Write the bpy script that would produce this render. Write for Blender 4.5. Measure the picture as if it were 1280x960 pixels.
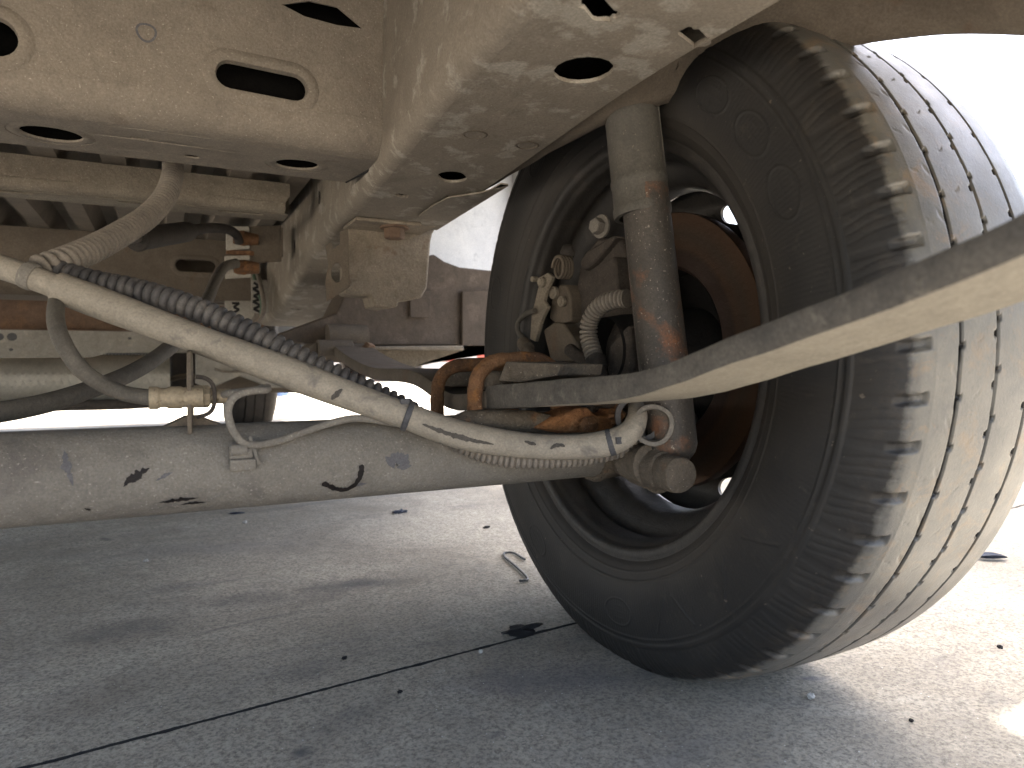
import bpy, bmesh, math, random
import numpy as np
from mathutils import Vector, Matrix, noise as mnoise

for o in list(bpy.data.objects):
    bpy.data.objects.remove(o)
SC = bpy.context.scene
COL = SC.collection
PI = math.pi
random.seed(7)

# ------------------------------------------------------------------ camera
cam_d = bpy.data.cameras.new('camera')
cam = bpy.data.objects.new('camera', cam_d)
COL.objects.link(cam)
cam.location = (0, 0, .3218)
cam.rotation_euler = (math.radians(90 - 1.9256), 0, math.radians(-26.6077))
cam_d.sensor_width = 36
cam_d.lens = 36 * 869.94 / 1280
cam_d.clip_start = .02
cam_d.clip_end = 500
cam_d.dof.use_dof = True
cam_d.dof.focus_distance = .70
cam_d.dof.aperture_fstop = 9.0
SC.camera = cam
# ------------------------------------------------------------------ daylight
SUN_EL = math.radians(70)
SUN_DIR = Vector((.85 * math.cos(SUN_EL), .527 * math.cos(SUN_EL), math.sin(SUN_EL)))   # towards the sun
world = bpy.data.worlds.new('World')
SC.world = world
world.use_nodes = True
wn = world.node_tree
sky = wn.nodes.new('ShaderNodeTexSky')
sky.sky_type = 'NISHITA'
sky.sun_disc = False
sky.sun_elevation = SUN_EL
sky.sun_rotation = math.atan2(SUN_DIR.x, SUN_DIR.y)
sky.air_density = 1.0
sky.dust_density = 6
sky.ozone_density = .1
bg = wn.nodes['Background']
bg.inputs[1].default_value = .13
wn.links.new(sky.outputs[0], bg.inputs[0])
sun_d = bpy.data.lights.new('sun', 'SUN')
sun_d.energy = 4.8
sun_d.angle = math.radians(.53)
sun_d.color = (1, .95, .88)
sun = bpy.data.objects.new('sun', sun_d)
COL.objects.link(sun)
sun.rotation_euler = (-SUN_DIR).to_track_quat('-Z', 'Y').to_euler()
sun.location = SUN_DIR * 20
SC.view_settings.view_transform = 'Standard'
SC.view_settings.look = 'None'
SC.view_settings.exposure = 3.0
SC.view_settings.gamma = 1
SC.view_settings.use_curve_mapping = False
SC.cycles.max_bounces = 8
SC.cycles.diffuse_bounces = 6
SC.cycles.glossy_bounces = 3


# ------------------------------------------------------------------ materials
def M(name, base, dark, rough=.85, metal=0.0, scale=14, bump=.35, bscale=420, bdist=.0008,
      patch=None, speck=None, scuff=None, spec=.3, dust=None, coat=0):
    """base/dark blotches; patch=(colour, scale, lo, hi); speck=(colour, scale, lo, hi); scuff = long marks;
    dust=(colour, amount): settled on faces that look up (real dust lies there)"""
    kf = TONE.get(name, 1)
    sc_ = lambda c: tuple(k * kf for k in c)
    base, dark = sc_(base), sc_(dark)
    if kf != 1:      # road dust is a touch yellower than the sample colours
        base, dark = ((c[0] * .97, c[1] * .985, c[2] * .965) for c in (base, dark))
    if patch: patch = (sc_(patch[0]), *patch[1:])
    if speck: speck = (sc_(speck[0]), *speck[1:])
    m = bpy.data.materials.new(name)
    m.use_nodes = True
    nt = m.node_tree
    N, L = nt.nodes, nt.links
    b = N['Principled BSDF']
    tc = N.new('ShaderNodeTexCoord')

    def nz(sc, detail=4, rgh=.6, dist=0, vec=None):
        n = N.new('ShaderNodeTexNoise')
        n.inputs['Scale'].default_value = sc
        n.inputs['Detail'].default_value = detail
        n.inputs['Roughness'].default_value = rgh
        n.inputs['Distortion'].default_value = dist
        L.new(vec if vec else tc.outputs['Object'], n.inputs['Vector'])
        return n.outputs['Fac']

    def ramp(fac, lo, hi):
        r = N.new('ShaderNodeMapRange')
        r.inputs['From Min'].default_value = lo
        r.inputs['From Max'].default_value = hi
        L.new(fac, r.inputs['Value'])
        return r.outputs['Result']

    def mix(fac, a, c):
        x = N.new('ShaderNodeMix')
        x.data_type = 'RGBA'
        L.new(fac, x.inputs[0])
        for s, v in ((6, a), (7, c)):
            if isinstance(v, tuple):
                x.inputs[s].default_value = (*v, 1)
            else:
                L.new(v, x.inputs[s])
        return x.outputs[2]
    col = mix(ramp(nz(scale, 6, .65, .4), .36, .66), dark, base)
    # medium grime
    g = ramp(nz(scale * 5.3, 5, .7), .40, .72)
    g2 = N.new('ShaderNodeMath'); g2.operation = 'MULTIPLY'; g2.inputs[1].default_value = .45
    L.new(g, g2.inputs[0])
    col = mix(g2.outputs[0], col, tuple(min(1, c * 1.25) for c in base))
    if patch:
        col = mix(ramp(nz(patch[1], 6, .65, .3), patch[2], patch[3]), col, patch[0])
    if scuff:
        mp = N.new('ShaderNodeMapping')
        mp.inputs['Scale'].default_value = scuff[1]
        L.new(tc.outputs['Object'], mp.inputs[0])
        col = mix(ramp(nz(1, 4, .6, 0, mp.outputs[0]), scuff[2], scuff[3]), col, scuff[0])
    if speck:
        col = mix(ramp(nz(speck[1], 2, .5), speck[2], speck[3]), col, speck[0])
    grime = ramp(nz(scale * 3.1, 7, .75, .6), .54, .74)
    g3 = N.new('ShaderNodeMath'); g3.operation = 'MULTIPLY'; g3.inputs[1].default_value = .55
    L.new(grime, g3.inputs[0])
    col = mix(g3.outputs[0], col, tuple(c * .62 for c in dark))
    fine = ramp(nz(bscale * 1.1, 3, .65), .32, .72)
    f2 = N.new('ShaderNodeMath'); f2.operation = 'MULTIPLY'; f2.inputs[1].default_value = .55
    L.new(fine, f2.inputs[0])
    col = mix(f2.outputs[0], col, tuple(c * .55 for c in dark))
    L.new(col, b.inputs['Base Color'])
    b.inputs['Roughness'].default_value = rough
    b.inputs['Metallic'].default_value = metal
    b.inputs['Specular IOR Level'].default_value = spec
    if bump:
        bm1 = N.new('ShaderNodeBump')
        bm1.inputs['Strength'].default_value = min(1, bump * 1.5)
        bm1.inputs['Distance'].default_value = bdist
        L.new(nz(bscale, 5, .7), bm1.inputs['Height'])
        bm2 = N.new('ShaderNodeBump')
        bm2.inputs['Strength'].default_value = min(1, bump * 1.1)
        bm2.inputs['Distance'].default_value = bdist * 4
        L.new(nz(bscale * .16, 4, .6), bm2.inputs['Height'])
        L.new(bm1.outputs[0], bm2.inputs['Normal'])
        L.new(bm2.outputs[0], b.inputs['Normal'])
    return m


TONE = {'dusty_chassis_steel': .88, 'chalky_rail_steel': .86, 'sand_blasted_channel': .9, 'dusty_floor_sheet': 1.05, 'brown_dusty_steel': .58,
        'dusty_axle_tube': .70, 'dusty_cable_sheath': .76, 'rusted_brake_disc': .26, 'worn_shock_tube': .8, 'dusty_black_dust_cover': .8, 'pale_spring_underside': .9, 'orange_rust': .75, 'flaking_rust': .8, 'pale_galvanised_clip': .8,
        'dusty_black_steel_wheel': .5, 'rusty_casting': .9}
mt = {}
mt['chassis'] = M('dusty_chassis_steel', (.30, .255, .21), (.225, .19, .158), scale=9, bump=.5,
                  speck=((.46, .41, .34), 520, .66, .72), patch=((.20, .16, .125), 22, .60, .74))
mt['cavity'] = M('black_cavity_shade', (.012, .011, .010), (.008, .008, .008), scale=20, bump=.2, spec=0)  # near-black colour standing in for the shade inside hollow sections
mt['outrigger'] = M('dark_brown_chassis_paint', (.12, .095, .075), (.08, .064, .05), scale=12, bump=.35, patch=((.17, .135, .105), 20, .56, .7))
mt['bump_dust'] = M('dusty_grey_casting', (.33, .28, .215), (.21, .175, .135), scale=22, bump=.8, bscale=360, bdist=.0012, patch=((.19, .125, .085), 26, .60, .72), speck=((.44, .38, .31), 500, .66, .73))
mt['rail'] = M('chalky_rail_steel', (.315, .27, .222), (.25, .21, .172), scale=7, bump=.35,
               patch=((.43, .395, .335), 26, .54, .61), speck=((.46, .41, .33), 420, .68, .74))
mt['channel'] = M('sand_blasted_channel', (.31, .265, .21), (.24, .20, .16), scale=12, bump=.8, bscale=360, bdist=.0012,
                  speck=((.47, .42, .34), 600, .64, .72))
mt['floor'] = M('dusty_floor_sheet', (.26, .215, .175), (.18, .15, .12), scale=8, bump=.3)
mt['rear_steel'] = M('brown_dusty_steel', (.27, .22, .175), (.20, .16, .125), scale=10, bump=.35,
                     patch=((.22, .13, .08), 16, .58, .75))
mt['rust_steel'] = M('rusty_brown_steel', (.20, .135, .095), (.13, .085, .06), scale=16, bump=.5,
                     patch=((.23, .14, .085), 28, .5, .68))
mt['grey_shield'] = M('grey_shield_metal', (.36, .34, .30), (.27, .25, .215), scale=16, rough=.6, metal=.2, bump=.3,
                      patch=((.44, .40, .33), 30, .58, .68))
mt['foil'] = M('dimpled_aluminium', (.74, .70, .61), (.56, .53, .46), scale=10, rough=.55, metal=.2, bump=.15)
mt['axle'] = M('dusty_axle_tube', (.345, .313, .278), (.27, .241, .213), scale=11, bump=.6, bscale=460,
               patch=((.19, .17, .155), 13, .56, .70), speck=((.50, .46, .40), 480, .64, .72))
mt['cast'] = M('rusty_casting', (.17, .14, .11), (.10, .08, .063), scale=24, bump=.8, bscale=330, bdist=.0012,
               patch=((.25, .13, .065), 30, .58, .7), speck=((.42, .36, .29), 500, .68, .74))
mt['dark_cast'] = M('dark_dusty_casting', (.09, .075, .063), (.045, .038, .033), scale=24, bump=.7, bscale=330,
                    speck=((.30, .25, .2), 500, .70, .76))
mt['rust'] = M('orange_rust', (.30, .15, .07), (.16, .085, .05), scale=36, bump=1, bscale=380, bdist=.0014,
               patch=((.38, .17, .055), 60, .54, .66), speck=((.42, .30, .2), 420, .66, .74))
mt['bright_rust'] = M('flaking_rust', (.42, .19, .075), (.22, .10, .05), scale=48, bump=1, bscale=300, bdist=.0015,
                      patch=((.50, .27, .13), 60, .56, .66))
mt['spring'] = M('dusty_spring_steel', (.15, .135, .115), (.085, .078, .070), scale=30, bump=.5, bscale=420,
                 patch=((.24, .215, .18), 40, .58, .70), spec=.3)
mt['spring_under'] = M('pale_spring_underside', (.42, .37, .30), (.34, .30, .245), scale=24, bump=.3)
mt['sheath'] = M('dusty_cable_sheath', (.45, .395, .33), (.36, .315, .265), scale=26, rough=.7, bump=.25, bscale=500,
                 patch=((.21, .19, .175), 34, .60, .70), spec=.35)
mt['scuff'] = M('scuffed_black_rubber', (.10, .09, .08), (.06, .055, .05), scale=60, bump=.4)
mt['conduit'] = M('black_corrugated_plastic', (.085, .08, .08), (.05, .048, .05), scale=30, rough=.6, bump=.2,
                  patch=((.17, .155, .14), 40, .50, .72), spec=.4)
mt['conduit_dust'] = M('dusty_corrugated_plastic', (.27, .235, .195), (.17, .15, .13), scale=24, rough=.75, bump=.2)
mt['hose'] = M('dusty_rubber_hose', (.135, .12, .10), (.085, .077, .066), scale=30, rough=.8, bump=.4, bscale=600)
mt['black_rubber'] = M('black_rubber', (.05, .043, .037), (.032, .028, .025), scale=30, rough=.75, bump=.4)
mt['plated'] = M('spotted_zinc_fitting', (.36, .30, .21), (.27, .22, .155), scale=26, rough=.6, metal=.3, bump=.3,
                 patch=((.10, .065, .04), 260, .60, .66))
mt['clip'] = M('pale_galvanised_clip', (.55, .51, .45), (.42, .38, .33), scale=40, rough=.6, bump=.2)
mt['tie'] = M('dark_cable_tie', (.10, .10, .11), (.06, .06, .065), scale=60, rough=.5, bump=.1)
mt['shock_tube'] = M('worn_shock_tube', (.115, .098, .084), (.065, .056, .05), scale=20, rough=.55, metal=.25, bump=.4,
                     patch=((.30, .125, .055), 18, .54, .68), spec=.5, speck=((.42, .37, .3), 380, .66, .73))
mt['shock_cover'] = M('dusty_black_dust_cover', (.145, .132, .115), (.085, .078, .070), scale=18, rough=.6, bump=.3,
                      speck=((.30, .26, .21), 420, .68, .76))
mt['rim'] = M('dusty_black_steel_wheel', (.085, .075, .068), (.05, .045, .042), scale=18, rough=.5, metal=.1, bump=.3,
              patch=((.15, .125, .105), 24, .56, .74), spec=.5)
mt['disc'] = M('rusted_brake_disc', (.17, .085, .045), (.10, .055, .035), scale=12, rough=.5, metal=.35, bump=.25)
mt['hub_dark'] = M('greasy_black_hub', (.02, .018, .017), (.012, .011, .011), scale=30, rough=.7)
mt['white_paint'] = M('scuffed_white_paint', (.80, .82, .84), (.70, .72, .75), scale=9, rough=.5, bump=.1, spec=.4,
                      scuff=((.55, .57, .60), (40, 6, 26), .60, .70))
mt['body_paint'] = M('white_body_paint', (.78, .78, .77), (.74, .74, .73), scale=3, rough=.35, bump=.05, spec=.5)
mt['grey_plastic'] = M('grey_plastic_trim', (.10, .10, .10), (.07, .07, .07), scale=10, rough=.7)
mt['blackmark'] = M('black_paint_mark', (.016, .011, .010), (.009, .007, .007), scale=200, rough=.6, bump=.5)
mt['greymark'] = M('blue_grey_smear', (.15, .145, .15), (.11, .108, .115), scale=90, bump=.5)
mt['red_paint'] = M('red_car_paint', (.38, .06, .04), (.33, .05, .035), scale=4, rough=.3, bump=0, spec=.5)
mt['glass'] = M('dark_window_glass', (.03, .035, .04), (.03, .035, .04), scale=4, rough=.05, bump=0, spec=.8)
mt['sun_blocker'] = M('sun_blocker_sheet', (.62, .61, .58), (.52, .51, .49), scale=2, rough=.6, bump=.1)  # for the added sun-blocking sheets and their posts
mt['blue_paint'] = M('blue_post_paint', (.16, .24, .42), (.12, .19, .36), scale=8, rough=.5)
mt['wall'] = M('pale_wall_render', (.62, .57, .50), (.54, .50, .44), scale=2, bump=.3, bscale=60, bdist=.004)
mt['kerb'] = M('brown_kerb_paint', (.30, .20, .15), (.24, .16, .12), scale=5)
mt['wire_green'] = M('green_wire', (.10, .16, .10), (.07, .11, .075), scale=60, rough=.6, bump=.1)
mt['wire_grey'] = M('dusty_wire', (.22, .19, .155), (.14, .12, .10), scale=60, rough=.7, bump=.1)
mt['pebble'] = M('pale_stone', (.55, .53, .49), (.42, .40, .37), scale=160, bump=.6)
mt['scrap'] = M('torn_black_rubber', (.022, .021, .022), (.012, .012, .013), scale=90, bump=.8)
mt['blue_scrap'] = M('blue_black_plastic_scrap', (.05, .065, .10), (.03, .036, .055), scale=90, rough=.5)
mt['wire_steel'] = M('grey_steel_wire', (.13, .13, .13), (.08, .08, .08), scale=90, rough=.5, metal=.4)


# tyre rubber: wear and dust follow the distance from the hub
def tyre_mat():
    m = bpy.data.materials.new('worn_dusty_tyre_rubber')
    m.use_nodes = True
    N, L = m.node_tree.nodes, m.node_tree.links
    b = N['Principled BSDF']
    tc = N.new('ShaderNodeTexCoord')
    sp = N.new('ShaderNodeSeparateXYZ')
    L.new(tc.outputs['Object'], sp.inputs[0])

    def math_(op, a, c=None):
        x = N.new('ShaderNodeMath'); x.operation = op
        for i, v in enumerate((a, c)):
            if v is None: continue
            if isinstance(v, (int, float)): x.inputs[i].default_value = v
            else: L.new(v, x.inputs[i])
        return x.outputs[0]

    def mr(v, a, c, lo=0, hi=1):
        r = N.new('ShaderNodeMapRange')
        for k, q in (('From Min', a), ('From Max', c), ('To Min', lo), ('To Max', hi)):
            r.inputs[k].default_value = q
        L.new(v, r.inputs['Value'])
        return r.outputs['Result']

    def nz(sc, det=4, rg=.6, dist=0, vec=None):
        n = N.new('ShaderNodeTexNoise')
        n.inputs['Scale'].default_value = sc
        n.inputs['Detail'].default_value = det
        n.inputs['Roughness'].default_value = rg
        n.inputs['Distortion'].default_value = dist
        L.new(vec if vec else tc.outputs['Object'], n.inputs['Vector'])
        return n.outputs['Fac']

    def mix(fac, a, c):
        x = N.new('ShaderNodeMix'); x.data_type = 'RGBA'
        if isinstance(fac, (int, float)): x.inputs[0].default_value = fac
        else: L.new(fac, x.inputs[0])
        for s, v in ((6, a), (7, c)):
            if isinstance(v, tuple): x.inputs[s].default_value = (*v, 1)
            else: L.new(v, x.inputs[s])
        return x.outputs[2]
    rr = math_('SQRT', math_('ADD', math_('POWER', sp.outputs[1], 2), math_('POWER', sp.outputs[2], 2)))
    wob = math_('MULTIPLY', math_('SUBTRACT', nz(40, 5, .7), .5), .010)
    rw = math_('ADD', rr, wob)
    tread = mr(rw, .3315, .3345)
    band = math_('MULTIPLY', mr(rw, .3185, .3225), math_('SUBTRACT', 1, tread))       # brown scuffed shoulder
    side = mix(mr(nz(16, 5, .6), .4, .7), (.012, .0116, .0113), (.021, .0195, .018))
    side = mix(math_('MULTIPLY', mr(rr, .262, .235), .6), side, (.040, .034, .028))    # dust near the bead
    side = mix(mr(nz(9, 6, .7, .6), .50, .72, 0, .7), side, (.026, .0225, .019))
    side = mix(mr(nz(55, 5, .75, .8), .58, .72, 0, .7), side, (.045, .038, .031))
    fib = N.new('ShaderNodeMapping'); fib.inputs['Scale'].default_value = (160, 160, 160)
    L.new(tc.outputs['Object'], fib.inputs[0])
    side = mix(mr(nz(1, 2, .5, 0, fib.outputs[0]), .72, .76), side, (.09, .075, .06))
    sh = mix(mr(nz(70, 5, .7), .46, .66), (.014, .0130, .0122), (.027, .0225, .0185))
    tr = mix(mr(nz(20, 6, .7, .3), .38, .62), (.085, .083, .078), (.125, .117, .10))
    tr = mix(mr(nz(34, 6, .75, .8), .52, .66, 0, .8), tr, (.165, .12, .078))
    tr = mix(mr(nz(11, 5, .7, .5), .52, .66, 0, .6), tr, (.075, .073, .07))
    tr = mix(mr(nz(300, 3, .6), .60, .75), tr, (.08, .077, .072))
    deep = math_('MULTIPLY', mr(rr, .3386, .3378), mr(math_('ABSOLUTE', sp.outputs[0]), .052, .050))  # near-black inside the tread grooves
    col = mix(deep, mix(tread, mix(band, side, sh), tr), (.012, .011, .010))
    L.new(col, b.inputs['Base Color'])
    rg = mr(nz(30, 4, .6), .3, .7, .28, .42)
    rgm = N.new('ShaderNodeMix'); rgm.data_type = 'FLOAT'; rgm.inputs[2].default_value = .60
    L.new(tread, rgm.inputs[0]); L.new(rg, rgm.inputs[3]); L.new(rgm.outputs[0], b.inputs['Roughness'])
    b.inputs['Specular IOR Level'].default_value = .4
    # fine moulded ribbing of the sidewall and grain
    ang = math_('ARCTAN2', sp.outputs[2], sp.outputs[1])
    rib = math_('SINE', math_('MULTIPLY', ang, 420))
    ribm = math_('MULTIPLY', math_('MULTIPLY', mr(rr, .244, .248), mr(rr, .300, .297)), rib)
    b1 = N.new('ShaderNodeBump'); b1.inputs['Strength'].default_value = .10; b1.inputs['Distance'].default_value = .0004
    L.new(ribm, b1.inputs['Height'])
    b2 = N.new('ShaderNodeBump'); b2.inputs['Strength'].default_value = .35; b2.inputs['Distance'].default_value = .0008
    L.new(nz(380, 5, .7), b2.inputs['Height'])
    L.new(b1.outputs[0], b2.inputs['Normal'])
    L.new(b2.outputs[0], b.inputs['Normal'])
    return m


mt['tyre'] = tyre_mat()


def disc_mat():
    m = mt['disc']
    N, L = m.node_tree.nodes, m.node_tree.links
    b = N['Principled BSDF']
    tc = N.new('ShaderNodeTexCoord')
    sp = N.new('ShaderNodeSeparateXYZ'); L.new(tc.outputs['Object'], sp.inputs[0])
    v = N.new('ShaderNodeCombineXYZ')
    L.new(sp.outputs[1], v.inputs[0]); L.new(sp.outputs[2], v.inputs[1])
    ln = N.new('ShaderNodeVectorMath'); ln.operation = 'LENGTH'; L.new(v.outputs[0], ln.inputs[0])
    cr = N.new('ShaderNodeValToRGB')
    mrn = N.new('ShaderNodeMapRange')
    mrn.inputs['From Min'].default_value = .08; mrn.inputs['From Max'].default_value = .154
    L.new(ln.outputs['Value'], mrn.inputs['Value'])
    L.new(mrn.outputs['Result'], cr.inputs['Fac'])
    e = cr.color_ramp.elements
    e[0].position = 0; e[0].color = (.05, .034, .03, 1)
    e[1].position = 1; e[1].color = (.085, .043, .022, 1)
    for p_, c_ in ((.30, (.05, .033, .030)), (.42, (.028, .020, .016)), (.5, (.075, .040, .022)), (.68, (.052, .038, .026)), (.85, (.08, .043, .022))):
        q = e.new(p_); q.color = (*c_, 1)
    old = b.inputs['Base Color'].links[0].from_socket
    x = N.new('ShaderNodeMix'); x.data_type = 'RGBA'; x.inputs[0].default_value = .5
    L.new(old, x.inputs[6]); L.new(cr.outputs[0], x.inputs[7])
    L.new(x.outputs[2], b.inputs['Base Color'])


disc_mat()


DK = (.10, .098, .10)
STAINS = [((0.2342, 0.9734, 0.0000)[0], (0.2342, 0.9734, 0.0000)[1], .10, .030, -.25, .75, DK), ((0.0860, 0.9751, 0.0000)[0], (0.0860, 0.9751, 0.0000)[1], .16, .04, -.3, .5, DK),
          ((-0.0506, 0.9373, 0.0000)[0], (-0.0506, 0.9373, 0.0000)[1], .10, .05, 0, .45, DK), ((-0.0612, 0.7488, 0.0000)[0], (-0.0612, 0.7488, 0.0000)[1], .12, .05, .3, .4, (.15, .13, .11)),
          ((0.1237, 0.7210, 0.0000)[0], (0.1237, 0.7210, 0.0000)[1], .05, .03, 0, .4, DK), ((0.1464, 0.6123, 0.0000)[0], (0.1464, 0.6123, 0.0000)[1], .05, .025, .4, .4, DK),
          ((0.3484, 0.5888, 0.0000)[0], (0.3484, 0.5888, 0.0000)[1], .12, .05, -.4, .5, (.12, .12, .135)), ((0.5706, 0.4794, 0.0000)[0], (0.5706, 0.4794, 0.0000)[1], .022, .008, -.5, .7, (.13, .125, .15)),
          ((0.0942, 0.5711, 0.0000)[0], (0.0942, 0.5711, 0.0000)[1], .012, .010, 0, .8, DK), ((0.2477, 0.5248, 0.0000)[0], (0.2477, 0.5248, 0.0000)[1], .014, .008, 0, .5, DK),
          ((0.8572, 0.5721, 0.0000)[0], (0.8572, 0.5721, 0.0000)[1], .14, .03, -.7, .35, (.20, .20, .22)), ((0.0265, 1.2848, 0.0000)[0], (0.0265, 1.2848, 0.0000)[1], .30, .06, -.3, .4, (.19, .185, .18))]


def concrete():
    m = bpy.data.materials.new('stained_concrete')
    m.use_nodes = True
    N, L = m.node_tree.nodes, m.node_tree.links
    b = N['Principled BSDF']
    tc = N.new('ShaderNodeTexCoord')

    def nz(sc, det=4, rg=.6, dist=0, vec=None):
        n = N.new('ShaderNodeTexNoise')
        n.inputs['Scale'].default_value = sc
        n.inputs['Detail'].default_value = det
        n.inputs['Roughness'].default_value = rg
        n.inputs['Distortion'].default_value = dist
        L.new(vec if vec else tc.outputs['Object'], n.inputs['Vector'])
        return n.outputs['Fac']

    def mr(v, a, c, lo=0, hi=1):
        r = N.new('ShaderNodeMapRange')
        for k, q in (('From Min', a), ('From Max', c), ('To Min', lo), ('To Max', hi)):
            r.inputs[k].default_value = q
        L.new(v, r.inputs['Value'])
        return r.outputs['Result']

    def mix(fac, a, c):
        x = N.new('ShaderNodeMix'); x.data_type = 'RGBA'
        L.new(fac, x.inputs[0])
        for s, v in ((6, a), (7, c)):
            if isinstance(v, tuple): x.inputs[s].default_value = (*v, 1)
            else: L.new(v, x.inputs[s])
        return x.outputs[2]
    col = mix(mr(nz(2.6, 8, .66, .6), .38, .62), (.31, .28, .228), (.52, .478, .395))
    mp = N.new('ShaderNodeMapping'); mp.inputs['Rotation'].default_value = (0, 0, .5); mp.inputs['Scale'].default_value = (3.2, 9, 3)
    L.new(tc.outputs['Object'], mp.inputs[0])
    col = mix(mr(nz(1, 6, .65, .8, mp.outputs[0]), .56, .74, 0, .8), col, (.17, .168, .172))   # oily drag stains
    col = mix(mr(nz(5.5, 6, .7, .5), .58, .76, 0, .7), col, (.52, .495, .44))
    col = mix(mr(nz(9, 5, .7), .64, .76, 0, .4), col, (.33, .25, .175))
    mp2 = N.new('ShaderNodeMapping'); mp2.inputs['Rotation'].default_value = (0, 0, .45); mp2.inputs['Scale'].default_value = (5, 16, 5)
    L.new(tc.outputs['Object'], mp2.inputs[0])
    col = mix(mr(nz(1, 4, .6, .6, mp2.outputs[0]), .66, .74, 0, .8), col, (.13, .125, .125))
    col = mix(mr(nz(17, 6, .75, .4), .56, .72, 0, .6), col, (.22, .21, .195))
    col = mix(mr(nz(60, 4, .7), .35, .75, 0, .45), col, (.24, .225, .20))
    col = mix(mr(nz(300, 3, .7), .42, .66, 0, .85), col, (.13, .122, .106))
    wv = N.new('ShaderNodeTexNoise'); wv.inputs['Scale'].default_value = 14; wv.inputs['Detail'].default_value = 6; wv.inputs['Roughness'].default_value = .7
    L.new(tc.outputs['Object'], wv.inputs['Vector'])
    for (sx, sy, ra, rb, ang, amt, cc_) in STAINS:
        mp3 = N.new('ShaderNodeMapping'); mp3.vector_type = 'TEXTURE'
        mp3.inputs['Location'].default_value = (sx, sy, 0); mp3.inputs['Rotation'].default_value = (0, 0, ang); mp3.inputs['Scale'].default_value = (ra, rb, 1)
        L.new(tc.outputs['Object'], mp3.inputs[0])
        ln3 = N.new('ShaderNodeVectorMath'); ln3.operation = 'LENGTH'; L.new(mp3.outputs[0], ln3.inputs[0])
        ad = N.new('ShaderNodeMath'); ad.operation = 'MULTIPLY_ADD'; ad.inputs[1].default_value = 2.2; L.new(wv.outputs['Fac'], ad.inputs[0]); L.new(ln3.outputs['Value'], ad.inputs[2])
        col = mix(mr(ad.outputs[0], 2.1, 1.25, 0, amt), col, cc_)
    v = N.new('ShaderNodeTexVoronoi'); v.inputs['Scale'].default_value = 170
    L.new(tc.outputs['Object'], v.inputs['Vector'])
    sel = N.new('ShaderNodeSeparateColor'); L.new(v.outputs['Color'], sel.inputs[0])
    a = N.new('ShaderNodeMath'); a.operation = 'LESS_THAN'; a.inputs[1].default_value = .11; L.new(v.outputs['Distance'], a.inputs[0])
    c = N.new('ShaderNodeMath'); c.operation = 'GREATER_THAN'; c.inputs[1].default_value = .86; L.new(sel.outputs[0], c.inputs[0])
    d = N.new('ShaderNodeMath'); d.operation = 'MULTIPLY'; L.new(a.outputs[0], d.inputs[0]); L.new(c.outputs[0], d.inputs[1])
    col = mix(d.outputs[0], col, (.60, .59, .56))
    L.new(col, b.inputs['Base Color'])
    b.inputs['Roughness'].default_value = .85
    b.inputs['Specular IOR Level'].default_value = .2
    b1 = N.new('ShaderNodeBump'); b1.inputs['Strength'].default_value = .9; b1.inputs['Distance'].default_value = .0014
    L.new(nz(300, 5, .7), b1.inputs['Height'])
    b2 = N.new('ShaderNodeBump'); b2.inputs['Strength'].default_value = .4; b2.inputs['Distance'].default_value = .006
    L.new(nz(22, 5, .6), b2.inputs['Height'])
    L.new(b1.outputs[0], b2.inputs['Normal'])
    L.new(b2.outputs[0], b.inputs['Normal'])
    return m


mt['concrete'] = concrete()
mt['joint'] = M('dirty_joint_filler', (.035, .033, .032), (.02, .02, .02), scale=40)


# ------------------------------------------------------------------ mesh helpers
def catmull(pts, step):
    P = [Vector(p) for p in pts]
    if len(P) == 2:
        n = max(2, int((P[1] - P[0]).length / step) + 1)
        return [P[0].lerp(P[1], i / (n - 1)) for i in range(n)]
    P = [P[0] * 2 - P[1]] + P + [P[-1] * 2 - P[-2]]
    out = []
    for i in range(1, len(P) - 2):
        p0, p1, p2, p3 = P[i - 1:i + 3]
        # centripetal parameters keep the curve from overshooting
        t0 = 0; t1 = t0 + max(1e-6, (p1 - p0).length) ** .5; t2 = t1 + max(1e-6, (p2 - p1).length) ** .5; t3 = t2 + max(1e-6, (p3 - p2).length) ** .5
        n = max(2, int((p2 - p1).length / step) + 1)
        for k in range(n):
            t = t1 + (t2 - t1) * k / n
            A1 = p0 * ((t1 - t) / (t1 - t0)) + p1 * ((t - t0) / (t1 - t0))
            A2 = p1 * ((t2 - t) / (t2 - t1)) + p2 * ((t - t1) / (t2 - t1))
            A3 = p2 * ((t3 - t) / (t3 - t2)) + p3 * ((t - t2) / (t3 - t2))
            B1 = A1 * ((t2 - t) / (t2 - t0)) + A2 * ((t - t0) / (t2 - t0))
            B2 = A2 * ((t3 - t) / (t3 - t1)) + A3 * ((t - t1) / (t3 - t1))
            out.append(B1 * ((t2 - t) / (t2 - t1)) + B2 * ((t - t1) / (t2 - t1)))
    out.append(P[-2])
    return out


def even(path, step):
    """resample a polyline evenly"""
    d = [0]
    for a, b in zip(path, path[1:]):
        d.append(d[-1] + (b - a).length)
    n = max(2, int(d[-1] / step) + 1)
    out, j = [], 0
    for i in range(n):
        s = d[-1] * i / (n - 1)
        while j < len(d) - 2 and d[j + 1] < s: j += 1
        t = (s - d[j]) / max(1e-9, d[j + 1] - d[j])
        out.append(path[j].lerp(path[j + 1], min(1, max(0, t))))
    return out, d[-1]


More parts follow.
